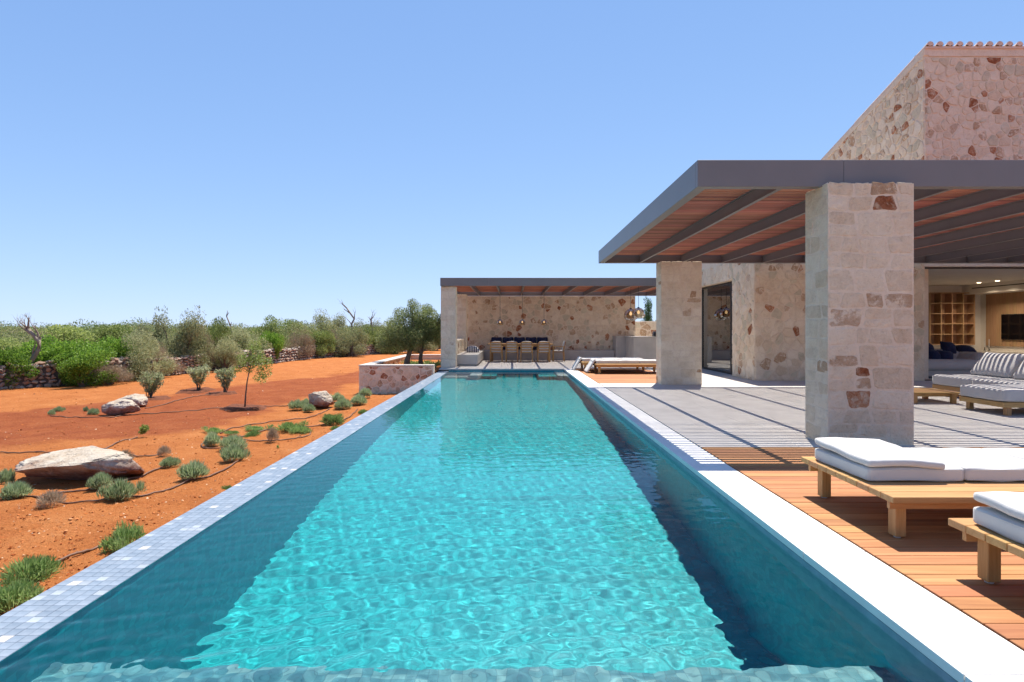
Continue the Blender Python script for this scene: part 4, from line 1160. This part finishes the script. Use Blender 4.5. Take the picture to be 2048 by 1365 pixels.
# bush kinds: (leaf material, leaf length, leaf width, leaves, radius, height)
KINDS = {
 'bright': (L_BRIGHT, .095, .055, 11000, 1.5, 1.9), 'green': (L_GREEN, .095, .045, 11000, 1.5, 2.1),
 'olive': (L_OLIVE, .10, .032, 11000, 1.5, 2.3), 'dry': (L_BROWN, .16, .014, 9000, 1.4, 1.9)}
PROTO = {}
def bush_proto(kind, v):
    if (kind, v) in PROTO: return PROTO[(kind, v)]
    m, l, w, n, r, h = KINDS[kind]; rng = np.random.default_rng(hash((len(kind), kind[0], v)) % 1000 if False else (len(kind)*31+ord(kind[0])*7+v))
    cl = blob_clumps(rng, r, h, 16 if kind != 'dry' else 13, (.24,.42))
    Q = leaves(rng, cl, n, l, w, inner=.35 if kind != 'dry' else .05)
    if kind in ('olive', 'dry'):                       # wispy shoots above the crown
        sh = [((c[0][0], c[0][1], c[0][2]+.25), (c[1][0]*.9, c[1][1]*.9, c[1][2]*1.2)) for c in cl]
        Q = np.concatenate([Q, leaves(rng, sh, n//5, l, w, inner=.6)])
    o = quads('crown', Q, m); crown = o.data; bpy.data.objects.remove(o)
    bm = stems_mesh(rng, cl, .045); me = bpy.data.meshes.new('stem'); bm.to_mesh(me); bm.free(); me.materials.append(M_BARK)
    PROTO[(kind, v)] = (crown, me, r, h); return PROTO[(kind, v)]
def place_bush(kind, v, px, top, d, width, label, name='scrub_bush', group='bushes behind the field wall', base=GZ):
    crown, stem, r, h = bush_proto(kind, v); s = d/F
    x = (px-VX)*s; ztop = H-(top-VY)*s; hh = ztop-base
    o = empty(name, (x, d, base), label, 'bush', group)
    sx = width*s/2/r; sz = hh/(h*1.08)
    for nm, me in (('crown', crown), ('stem', stem)):
        c = bpy.data.objects.new(nm, me); COL.objects.link(c); c.parent = o
    o.scale = (sx, sx, sz); o.rotation_euler = (0, 0, R.uniform(0, 6.28)); return o
B = [ # kind, variant, px, top py, distance, width px, label
 ('green',0,-30,664,22,190,'grey green bush cut off by the left edge above the field wall'),
 ('bright',0,14,690,21.0,110,'small bright green bush at the left edge spilling over the field wall'),
 ('bright',1,120,664,22.8,150,'bright green bush right of the bare twisted tree'),
 ('bright',2,165,688,21.8,135,'low bright green bush hanging over the front of the field wall'),
 ('bright',0,222,668,24.6,110,'bright green bush just left of the thin grey shrub'),
 ('dry',0,218,722,22.9,95,'low brown dry shrub pressed against the dark part of the wall'),
 ('olive',0,283,652,25.2,115,'thin grey olive shrub leaning over the wall beside the tall one'),
 ('dry',1,320,690,26.4,90,'brown twiggy shrub lying on the wall below the tall wild olive'),
 ('olive',1,358,607,29.0,125,'tall grey wild olive, highest bush on the left half'),
 ('olive',2,300,632,33.0,70,'small wispy olive bush left behind the tall wild olive'),
 ('green',1,420,628,33.0,90,'dark green bush right behind the tall wild olive'),
 ('dry',2,404,650,30.0,80,'reddish brown dry shrub at the right foot of the tall wild olive'),
 ('olive',0,448,672,30.0,95,'pale grey olive shrub above the broken section of wall'),
 ('green',2,150,642,34,170,'broad olive green thicket crown behind the bright bushes'),
 ('green',0,240,640,36,120,'rounded dull green bush behind the thin grey shrub'),
 ('olive',1,497,645,36.5,100,'greyish olive bush left of the small vivid green one'),
 ('bright',2,543,657,37.0,60,'small vivid green bush in the middle of the scrub'),
 ('green',1,528,626,46,80,'dark green round tree top behind the vivid green bush'),
 ('dry',0,602,656,41,72,'tan brown dry shrub right of the small vivid green bush'),
 ('green',2,590,632,55,75,'dark rounded bush behind the tan dry shrub'),
 ('green',0,645,655,44,72,'dull green bush between tan shrub and olive planter'),
 ('olive',2,662,616,58,80,'silvery bush left of the tall dead snag'),
 ('olive',0,700,650,46,85,'grey olive bush below the tall dead snag'),
 ('dry',1,678,664,48,70,'brownish bush low behind the wall under the dead snag'),
 ('green',1,735,645,50,85,'dull green bush left of the planter olive trees'),
 ('olive',1,725,633,64,90,'broad grey bush beneath the forked dead snag'),
 ('green',2,790,650,52,90,'green bush half hidden by the planter olive trees'),
 ('green',0,868,632,60,70,'dark green bush beside the dining pergola pillar'),
 ('olive',2,840,660,54,70,'grey bush low behind the planter olive trees'),
 ('dry',2,100,672,25.5,90,'pale dry twiggy bush under the bare twisted tree'),
 ('olive',0,45,668,24,100,'grey leafless looking bush around the bare twisted tree'),
]
for b in B: place_bush(*b)
# far scrub running to the horizon reads as one mass
def far_scrub():
    rng = np.random.default_rng(77); Qs = []
    mats = []
    for k in range(420):
        d = rng.uniform(30, 150) if k < 320 else rng.uniform(150, 420)
        px = rng.uniform(-160, 905); s = d/F; x = (px-VX)*s
        xw = np.interp(d, [p[1] for p in WP], [p[0] for p in WP])
        if x > xw-3.0: continue
        r = rng.uniform(1.4, 3.0)*(1+.003*d); h = rng.uniform(1.7, 2.75)*(1+.0012*d)
        cl = blob_clumps(rng, r, h, 9, (.3,.5)); n = 2600 if d < 80 else 1100
        ls = .075+.0013*d
        Q = leaves(rng, cl, n, ls, ls*.45, inner=.55); Q += np.array([x, d, GZ-.1]); Qs.append(Q)
    o = quads('scrub', np.concatenate(Qs), L_FAR); tag(o, 'distant olive green scrub thicket reaching to the horizon', 'scrub', kind='stuff')
far_scrub()
# undergrowth that closes the foot of the thicket
def undergrowth():
    rng = np.random.default_rng(78); Qs = []
    for s in np.arange(2, 62, .55):
        p, n, t = wallpos(s)
        for _ in range(2):
            q = p - n*rng.uniform(.7, 5.5); h = rng.uniform(1.0, 2.0); cl = blob_clumps(rng, .9, h, 5, (.35,.6), .05)
            Qs.append(leaves(rng, cl, 700, .11, .035, inner=.3)+np.array([q.x, q.y, GZ]))
    o = quads('undergrowth', np.concatenate(Qs), L_FAR); tag(o, 'tangled grey green undergrowth directly behind the field wall', 'undergrowth', kind='stuff')
undergrowth()

# dead trees
def branchy(rng, bm, p, d, l, r, depth, bend=.5):
    pts = [p.copy()]; rad = [r]; q = p.copy(); dd = d.copy()
    for k in range(4):
        dd = (dd+Vector((rng.uniform(-1,1), rng.uniform(-1,1), rng.uniform(-.7,.8)))*bend*.45).normalized()
        q = q+dd*l/4; pts.append(q.copy()); rad.append(r*(1-.16*(k+1)))
    tube(bm, pts, rad, 6)
    if depth:
        for _ in range(rng.choice((2,3))):
            i = rng.choice((2,3,4)); nd = (dd+Vector((rng.uniform(-1,1), rng.uniform(-.6,.6), rng.uniform(-.2,.9)))*.9).normalized()
            branchy(rng, bm, pts[i], nd, l*rng.uniform(.5,.75), rad[i]*.62, depth-1, bend)
def dead_tree(x, d, trunk_pts, label, seed, depth=3, r=.09, l=1.0):
    rng = random.Random(seed); o = empty('dead_tree', (x, d, GZ), label, 'tree')
    bm = bmesh.new(); pts = [Vector((x+a, d+.1*a, z)) for a, z in trunk_pts]
    tube(bm, pts, [r*(1-.45*k/(len(pts)-1)) for k in range(len(pts))], 8); bmobj('trunk', bm, M_DEADW, o, True)
    bm = bmesh.new()
    for k in range(2, len(pts)):
        for _ in range(2 if k == len(pts)-1 else 1):
            branchy(rng, bm, pts[k], ((pts[k]-pts[k-1]).normalized()+Vector((rng.uniform(-.9,.9), rng.uniform(-.4,.4), rng.uniform(-.1,.6)))).normalized(), l*rng.uniform(.7,1.1), r*.5, depth-1)
    bmobj('branches', bm, M_DEADW, o, True)
s = 21.6/F
X0 = (48-VX)*s
dead_tree(X0, 21.6, [(-.15,GZ),(0,-.2),(.3,.3),(.5,.65),(.52,.95),(.32,1.2),(.15,1.42)], 'bare twisted pale tree at the far left above the bright bushes', 3, 3, .10, .62)
s = 52/F
dead_tree((705-VX)*s, 52, [(0,GZ),(.05,1.0),(-.1,1.9),(.15,2.4),(-.2,2.9),(-.5,3.35)], 'tall bare dead snag left of the olive planter', 8, 2, .11, .8)
dead_tree((746-VX)*s, 52, [(0,GZ),(.0,1.0),(-.1,1.6),(-.12,2.0),(-.2,2.3)], 'forked bare dead snag just left of the planter trees', 12, 2, .11, .7)
s = 40/F
dead_tree((462-VX)*s, 40, [(0,GZ),(.1,.8),(-.05,1.7),(-.3,2.35)], 'single thin dead branch sticking up in the middle scrub', 15, 1, .07, .4)

# cypress
s = 33/F; cx = (1297-VX)*s
o = empty('cypress_tree', (cx, 33, 0), 'slim dark cypress right of the dining wall', 'tree')
rng = np.random.default_rng(5)
cl = [((cx+rng.normal(0,.06), 33+rng.normal(0,.06), z), (.34*(1-abs(z-1.3)/3.2), .34*(1-abs(z-1.3)/3.2), .35)) for z in np.arange(.3, 3.15, .13)]
quads('crown', leaves(rng, cl, 6000, .09, .03, up=1.3, inner=.4), L_CYP, o)
bm = bmesh.new(); tube(bm, [(cx,33,-.05),(cx,33,1.5),(cx,33,3.0)], [.07,.05,.02]); bmobj('trunk', bm, M_BARK, o)
for k, (px, w) in enumerate(((1318, 50), (1275, 44))):
    place_bush('green', k, px, 632+6*k, 36, w, ('green shrub right of the cypress behind the low wall', 'green shrub left of the cypress behind the low wall')[k], group='shrubs behind the low wall', base=0)

# ------------------------------------------------------------------ olive trees in the planter
def olive(x, y, base, trunk, clumps, n, label, seed, r0=.11, lm=L_OLTREE, LW=(.085,.02), name='olive_tree'):
    rng = np.random.default_rng(seed); o = empty(name, (x, y, base), label, 'tree')
    bm = bmesh.new(); pts = [Vector((x+a, y+b, base+c)) for a, b, c in trunk]
    tube(bm, pts, [r0*(1.25 if k == 0 else 1-.35*k/(len(pts)-1)) for k in range(len(pts))], 10); bmobj('trunk', bm, M_BARK, o, True)
    bm = bmesh.new(); tp = pts[-1]; rg = random.Random(seed)
    for c, r in clumps:
        e = Vector((x+c[0], y+c[1], base+c[2])); pp = []
        for k in range(5):
            t = k/4; q = tp.lerp(e, t)
            if 0 < k < 4: q += Vector((rg.uniform(-1,1), rg.uniform(-1,1), rg.uniform(-.3,1)))*.09
            pp.append(q)
        tube(bm, pp, [r0*.42*(1-.75*k/4) for k in range(5)], 6, False)
    bmobj('limbs', bm, M_BARK, o, True)
    cl = [((x+c[0], y+c[1], base+c[2]), r) for c, r in clumps]
    quads('crown', leaves(rng, cl, n, *LW, up=.25, inner=.3), lm, o); return o
def px2(px, d): return (px-VX)*d/F
olive(px2(813,21.4), 21.4, -.03, [(0,0,0),(.03,0,.3),(.12,0,.6),(.2,.05,.85)],
      [((-.75,.0,1.05),.42),((-.35,-.2,1.45),.5),((.1,.1,1.75),.5),((.35,0,2.1),.38),((.0,-.3,1.15),.42),((-.6,.3,1.5),.38),((.55,.2,1.55),.42),((.2,.1,2.42),.2),((-.25,.1,2.0),.3),((-.95,.1,.8),.25),((.3,-.3,1.2),.36),((-.2,-.2,.95),.34),((.15,-.25,.9),.28),((-.55,-.1,.85),.28)],
      16000, 'left of the two planter olive trees, with the thicker leaning trunk', 71, .115)
olive(px2(842,21.9), 21.9, -.03, [(0,0,0),(-.02,0,.35),(.03,0,.7),(.08,0,1.0)],
      [((.15,0,1.35),.42),((.5,.1,1.55),.38),((-.1,-.1,1.7),.4),((.35,-.1,1.95),.32),((.6,0,1.15),.34),((.2,.2,2.2),.24),((.75,.1,1.8),.25),((.1,-.2,1.05),.3)],
      11000, 'right of the two planter olive trees, with the straight slim trunk', 72, .085)
def planter_greens():
    rng = np.random.default_rng(9); cl = []
    Qs = []
    for k in range(40):
        x = rng.uniform(-4.6,-2.9); y = rng.uniform(20.5,24); c = [((x,y,.03),(.22,.22,.1))]; Qs.append(leaves(rng, c, 60, .09, .03, up=.8, inner=.1))
    o = quads('ground_cover', np.concatenate(Qs), L_WEED); tag(o, 'low green ground cover around the planter olive trunks', 'ground cover', kind='stuff')
planter_greens()

# ------------------------------------------------------------------ plants on the red earth
def blades(rng, n, rad, hgt, lw, spread=1.0, basejit=.35, curl=.25):
    th = rng.uniform(0, 6.283, n); u = rng.random(n)**.75*spread
    d = np.stack([np.cos(th)*u, np.sin(th)*u, np.sqrt(np.maximum(.04, 1-(u*.92)**2))], 1); d /= np.linalg.norm(d, axis=1, keepdims=True)
    b = np.stack([np.cos(th)*u*rad*basejit, np.sin(th)*u*rad*basejit, np.zeros(n)], 1)
    l = rng.uniform(.65, 1.08, n)[:,None]; tip = b+d*np.array([rad*(1-basejit*.5), rad*(1-basejit*.5), hgt])*l
    t0 = rng.uniform(.25,.6,n)[:,None]; st = b+(tip-b)*t0
    sd = np.cross(d, rnd_dirs(rng, n)); sd /= np.linalg.norm(sd, axis=1, keepdims=True)+1e-9
    w = lw*rng.uniform(.7,1.3,n)[:,None]; mid = (st*.4+tip*.6)+rnd_dirs(rng, n)*curl*.05
    return np.stack([st, mid+sd*w, tip, mid-sd*w], 1)
TUFT = {}
def tuft_proto(kind, v):
    if (kind, v) in TUFT: return TUFT[(kind, v)]
    rng = np.random.default_rng(100+v+len(kind)*10)
    if kind == 'lavender': Q = np.concatenate([blades(rng, 900, .5, .62, .010), blades(rng, 500, .46, .5, .014, basejit=.6)]+[blades(rng, 170, .24, .44, .010)+np.array([rng.normal(0,.2), rng.normal(0,.2), rng.uniform(0,.14)]) for _ in range(6)]); m = L_LAV
    elif kind == 'dry': Q = np.concatenate([blades(rng, 700, .5, .66, .008, curl=.8), leaves(rng, [((0,0,.25),(.4,.4,.25))], 350, .12, .014)]); m = L_DRY
    elif kind == 'herb':
        cl = [((rng.normal(0,.22), rng.normal(0,.22), rng.uniform(.08,.3)), (.2,.2,.13)) for _ in range(9)]
        Q = np.concatenate([leaves(rng, cl, 1400, .13, .022, up=.8, inner=.1), blades(rng, 350, .55, .42, .012)]); m = L_WEED
    elif kind == 'sprout':
        cl = [((rng.normal(0,.12), rng.normal(0,.12), rng.uniform(.3,.9)), (.2,.2,.16)) for _ in range(7)]
        Q = leaves(rng, cl, 330, .2, .07, up=.7, inner=.1); m = L_YOUNG
    o = quads('foliage', Q, m); me = o.data; bpy.data.objects.remove(o); TUFT[(kind, v)] = me; return me
def tuft(kind, v, px, py, w, hpx, label, cat, name, group=None):
    p = G(px, py); s = p.y/F; me = tuft_proto(kind, v)
    o = bpy.data.objects.new(name, me); COL.objects.link(o); o.location = (p.x, p.y+.12*w*s, soil_z(p.x, p.y)-.01)
    k = w*s; hk = hpx*s/({'lavender':.58,'dry':.62,'herb':.42,'sprout':1.0}[kind])
    o.scale = (k*R.uniform(.88,1.1), k*R.uniform(.85,1.12), hk*R.uniform(.9,1.08)); o.rotation_euler = (R.uniform(-.1,.1), R.uniform(-.1,.1), R.uniform(0,6.28)); return tag(o, label, cat, group)
LV = [(235,1001,58,40,'larger lavender of the pair in front of the big white boulder'), (200,981,46,34,'smaller lavender of the pair touching the right end of the big boulder'),
 (385,960,54,36,'single round lavender midway between big boulder and pool edge'), (335,936,37,24,'green lavender right behind the big boulder with a dry one behind it'),
 (30,999,52,32,'round lavender below the left end of the big boulder'), (4,970,36,30,'lavender at the left picture edge beside the big boulder'),
 (464,923,50,33,'front lavender of the three clustered in the hose loop'), (464,899,47,30,'middle lavender of the three clustered in the hose loop'), (423,892,36,30,'left lavender of the three clustered in the hose loop'),
 (594,820,33,22,'lavender left of the small boulder near the planter'), (618,823,23,17,'small lavender in front of the small boulder near the planter'), (611,813,20,17,'lavender tucked behind the small boulder on its left'),
 (674,806,27,19,'rear lavender directly right of the small boulder'), (686,817,34,21,'front lavender directly right of the small boulder'),
 (716,811,32,22,'lavender second nearest to the planter corner'), (729,799,28,20,'lavender nearest to the planter corner'),
 (184,829,22,14,'lavender left of the two low rocks in the middle field'), (171,821,10,10,'tiny lavender left of the two low rocks in the middle field'),
 (116,821,16,12,'right small lavender of the lone pair far left in the field'), (101,830,14,12,'left small lavender of the lone pair far left in the field')]
for k, (px, py, w, h, lab) in enumerate(LV): tuft('lavender', k % 6, px, py, w, h, lab, 'lavender', 'lavender', 'lavender plants')
for k, (px, py, w, h, lab) in enumerate(((98,1017,50,38,'dry beige tuft in front of the big boulder'), (245,921,34,22,'dry grey tuft behind the right end of the big boulder'),
     (327,914,26,22,'dry brown tuft behind the green lavender past the big boulder'), (545,882,28,34,'upright dry purple brown tuft near the pool edge'), (118,917,26,14,'dry grey tuft rising just behind the big boulder'))):
    tuft('dry', k % 2, px, py, w, h, lab, 'shrub', 'dry_tuft', 'dry tufts')
HB = [(242,1112,74,56,'leafy green herb growing against the pool edge beside the end of the hose'), (45,1168,100,46,'spreading green herb at the left picture edge near the pool'), (15,1232,100,60,'nearest green herb in the lower left corner'),
 (572,862,46,20,'left half of the spreading herb beside the hose curve'), (596,865,40,17,'right half of the spreading herb beside the hose curve'), (664,850,44,22,'green herb between small boulder and pool edge'),
 (506,862,32,10,'flat bright herb, rear of two above the hose loop'), (502,873,30,10,'flat bright herb, front of two above the hose loop'), (461,872,28,8,'flat herb patch behind the lavender cluster'),
 (423,868,34,13,'green herb behind the left lavender of the cluster'), (727,826,20,10,'small weed at the pool edge below the planter corner'), (533,1000,16,9,'tiny weed by the pool edge in line with the middle of the pool'), (456,976,16,9,'tiny weed by the pool edge right of the round lavender'), (672,858,22,10,'small weed touching the pool edge below the small boulder')]
for k, (px, py, w, h, lab) in enumerate(HB): tuft('herb', k % 3, px, py, w, h, lab, 'herb', 'green_herb', 'green herbs')
tuft('sprout', 0, 286, 877, 32, 36, 'yellow green leafy seedling in the tilled red earth', 'plant', 'seedling')
tuft('sprout', 1, 555, 897, 8, 10, 'tiny leafy sprout below the upright dry tuft', 'plant', 'seedling')

def oleander(px, py, w, hpx, label, seed):
    p = G(px, py); s = p.y/F; Hh = hpx*s; W_ = w*s; rng = np.random.default_rng(seed); rg = random.Random(seed)
    o = empty('oleander', tuple(p), label, 'shrub', 'oleander shrubs'); bm = bmesh.new(); cl = []
    for k in range(13):
        a = rg.uniform(0,6.28); r = W_*.46*math.sqrt(rg.random()); e = Vector((p.x+r*math.cos(a), p.y+r*math.sin(a), p.z+Hh*rg.uniform(.6,.95)))
        b = p+Vector((rg.uniform(-.06,.06), rg.uniform(-.06,.06), -.03)); m = b.lerp(e, .5)+Vector((0,0,.06))
        tube(bm, [b, m, e], [.012,.009,.005], 5); 
        for t, q in ((1.0,.17),(.75,.13),(.5,.10)): c = b.lerp(e, t); cl.append(((c.x,c.y,c.z), (q*W_*.9, q*W_*.9, q*Hh*.9)))
    bmobj('stems', bm, M_BARK, o)
    quads('foliage', leaves(rng, cl, 1100, .14, .026, up=.5, inner=.05), L_OLEAN, o)
oleander(300, 799, 46, 52, 'leftmost of three young oleanders, behind the two low rocks', 1)
oleander(396, 781, 42, 52, 'middle and farthest of three young oleanders', 2)
oleander(449, 787, 36, 48, 'rightmost of three young oleanders, left of the young tree', 3)
p = G(489, 817); s = p.y/F
olive(p.x, p.y, GZ-.02, [(0,0,-.1),(.03,0,.4),(.07,0,.75),(.14,0,1.1)],
      [((.12,0,1.25),.24),((.25,.05,1.5),.26),((.45,-.1,1.3),.24),((.3,.0,1.75),.18),((-.05,.05,1.35),.18),((.55,.0,1.05),.2),((.4,.1,.85),.18),((.62,.05,1.3),.16),((-.2,0,1.1),.12)],
      1500, 'slender young tree on a thin stake-like trunk in the red earth', 73, .022, L_YOUNG, (.085,.026), 'young_tree')

# dark damp basins raked around the young plants
M_DAMP = simple('damp_earth', (.10,.032,.014), (.19,.06,.024), 9, .97, .03, 25)
for k, (px, py, w, lab) in enumerate(((487,818,.55,'young tree'), (390,782,.6,'middle oleander'), (305,800,.5,'leftmost oleander'), (443,788,.5,'rightmost oleander'))):
    p = G(px, py); rg = random.Random(k); V = [(p.x, p.y, soil_z(p.x,p.y)+.03)]; n = 22
    for ring, (f, z) in enumerate(((.55,.05),(.8,.07),(1.08,-.02))):
        for i in range(n):
            a = 2*math.pi*i/n; r = w*f*(1+.12*rg.uniform(-1,1)); x = p.x+r*math.cos(a); y = p.y+r*math.sin(a)
            V.append((x, y, soil_z(x,y)+z+rg.uniform(-.012,.012)))
    Fc = [(0, 1+i, 1+(i+1)%n) for i in range(n)]
    for q in range(2): Fc += [(1+q*n+i, 1+(q+1)*n+i, 1+(q+1)*n+(i+1)%n, 1+q*n+(i+1)%n) for i in range(n)]
    o = pyobj('planting_basin', V, Fc, M_DAMP, None, True); tag(o, 'dark raked ring of damp earth around the '+lab, 'earth ring', 'planting basins')

# ------------------------------------------------------------------ rocks
def rock_mat(name, warm):
    t = NT(name); v = t.coord('Object'); n1 = t.noise(v, 3.0, 8, .65, .3); n2 = t.noise(v, 16, 6, .7)
    f = t.math('ADD', t.math('MULTIPLY', n1, .6), t.math('MULTIPLY', n2, .4))
    pale = t.ramp(f, [(.3,(.38,.26,.16)), (.44,(.52,.43,.33)), (.66,(.66,.60,.51))])
    rust = t.ramp(f, [(.3,(.16,.065,.045)), (.5,(.33,.17,.13)), (.7,(.55,.37,.28))])
    g = t.n('ShaderNodeNewGeometry'); sp = t.n('ShaderNodeSeparateXYZ'); t.l(v, sp.inputs[0])
    k = t.math('ADD', t.math('MULTIPLY', sp.outputs[2], 5.0), t.math('MULTIPLY', t.math('SUBTRACT', n1, .5), 2.0))
    k = t.math('ADD', k, warm, clamp=True)
    col = t.mix(k, rust, pale)
    nb = t.bump(n2, .05, 1.0); nb = t.bump(n1, .12, .9, nb)
    return t.done(t.pbr(col, .95, nb, .15))
M_ROCK = rock_mat('limestone_boulder', .45); M_ROCK2 = rock_mat('pale_boulder', .8)
def rock(px, py, wpx, hpx, dep, label, seed, mat=M_ROCK, cuts=(), rough=1.0):
    p = G(px, py); s = p.y/F; W_ = wpx*s; Hh = hpx*s; rg = random.Random(int(seed*10))
    bm = bmesh.new(); bmesh.ops.create_icosphere(bm, subdivisions=5, radius=1)
    pl_ = list(cuts)
    for _ in range(15):
        n = Vector((rg.gauss(0,1), rg.gauss(0,1), rg.gauss(0,.8))).normalized(); pl_.append((n, rg.uniform(.66,.9)))
    for v in bm.verts:
        c = v.co.copy(); q = Vector([math.copysign(abs(a)**.8, a) for a in c])
        for n, d in pl_:
            n = Vector(n).normalized(); e = q.dot(n)-d
            if e > 0: q -= n*e*.97
        k = noise.fractal(c*1.6+Vector((seed*7.3, seed, 0)), .9, 2.1, 4)*.10 + noise.fractal(c*6+Vector((seed, 0, 3)), .7, 2.2, 4)*.045*rough
        q *= 1+k
        v.co = Vector((q.x*W_*.55, q.y*dep*.55, q.z*Hh*.62))
    zmin = min(v.co.z for v in bm.verts)
    o = bmobj('boulder', bm, mat, None, True); o.location = (p.x, p.y+dep*.40, GZ-zmin-.10*Hh)
    return tag(o, label, 'rock')
rock(128, 972, 240, 72, .95, 'big flat white and rust boulder on the red earth at left', 2.0, M_ROCK, [((-.15,-.35,1), .55), ((.1,-.75,-.62), .50), ((-.75,.1,-.75), .62), ((-.45,-.1,.9), .62), ((.6,-.3,-.8), .7)])
rock(228, 831, 66, 25, .6, 'front reddish rock of the two low ones in the middle field', 5.0)
rock(253, 816, 58, 24, .6, 'rear white rock of the two low ones in the middle field', 9.0, M_ROCK2)
rock(639, 817, 54, 30, .55, 'small rugged boulder among lavender near the planter', 13.0)

# ------------------------------------------------------------------ irrigation hoses
M_HOSE = simple('brown_hose', (.13,.065,.04), (.20,.11,.07), 8, .6)
def hose(pts, label, r=.012):
    P3 = [G(*q) for q in pts]; out = []
    for i in range(len(P3)-1):
        a, b, c, d = P3[max(i-1,0)], P3[i], P3[i+1], P3[min(i+2, len(P3)-1)]
        for k in range(8):
            t = k/8; q = .5*((2*b)+(c-a)*t+(2*a-5*b+4*c-d)*t*t+(3*b-a-3*c+d)*t**3)
            q.z = soil_z(q.x, q.y)+.018; out.append(q)
    out.append(Vector((P3[-1].x, P3[-1].y, soil_z(P3[-1].x, P3[-1].y)+.018)))
    bm = bmesh.new(); tube(bm, out, r, 6); o = bmobj('irrigation_hose', bm, M_HOSE, None, True)
    tag(o, label, 'hose', 'drip irrigation hoses')
hose([(-20,1003),(60,995),(110,1005),(180,1008),(240,998),(300,988),(365,968),(400,958),(440,945),(480,922),(488,908)], 'brown hose linking the big boulder lavenders to the hose loop')
hose([(90,1150),(140,1128),(180,1110),(215,1096)], 'short hose between the two herbs at the lower left')
hose([(115,990),(140,985),(180,982),(240,968),(300,945),(340,932),(352,920)], 'hose running from the dry tuft past the boulder pair to the green lavender')
hose([(-20,911),(60,911),(120,910),(190,908),(240,886),(275,876)], 'long straight hose behind the big boulder reaching the seedling')
hose([(255,914),(290,914),(318,911)], 'very short hose between dry tufts behind the big boulder')
hose([(488,898),(450,898),(415,897),(403,893),(407,887),(420,884)], 'tight hose loop around the left clustered lavender')
hose([(470,884),(520,882),(560,878),(600,874),(618,868),(620,861),(605,858)], 'hose ending in a round curve by the spreading herb')
hose([(440,870),(470,860),(500,852),(540,846),(580,840),(620,834),(650,822),(660,818)], 'hose curving from the lavender cluster up to the small boulder')
hose([(435,876),(480,876),(520,866),(570,858),(620,854),(650,848),(690,838),(715,818)], 'hose passing the flat herbs up to the planter lavender')
hose([(510,814),(545,812),(580,811)], 'hose linking the young tree and the small boulder')
hose([(100,832),(150,835),(215,834),(260,830),(340,826),(400,822),(460,817),(480,816)], 'hose across the dark tilled earth below the two low rocks')
hose([(290,818),(330,810),(380,797),(430,790)], 'pale hose joining the three oleanders')
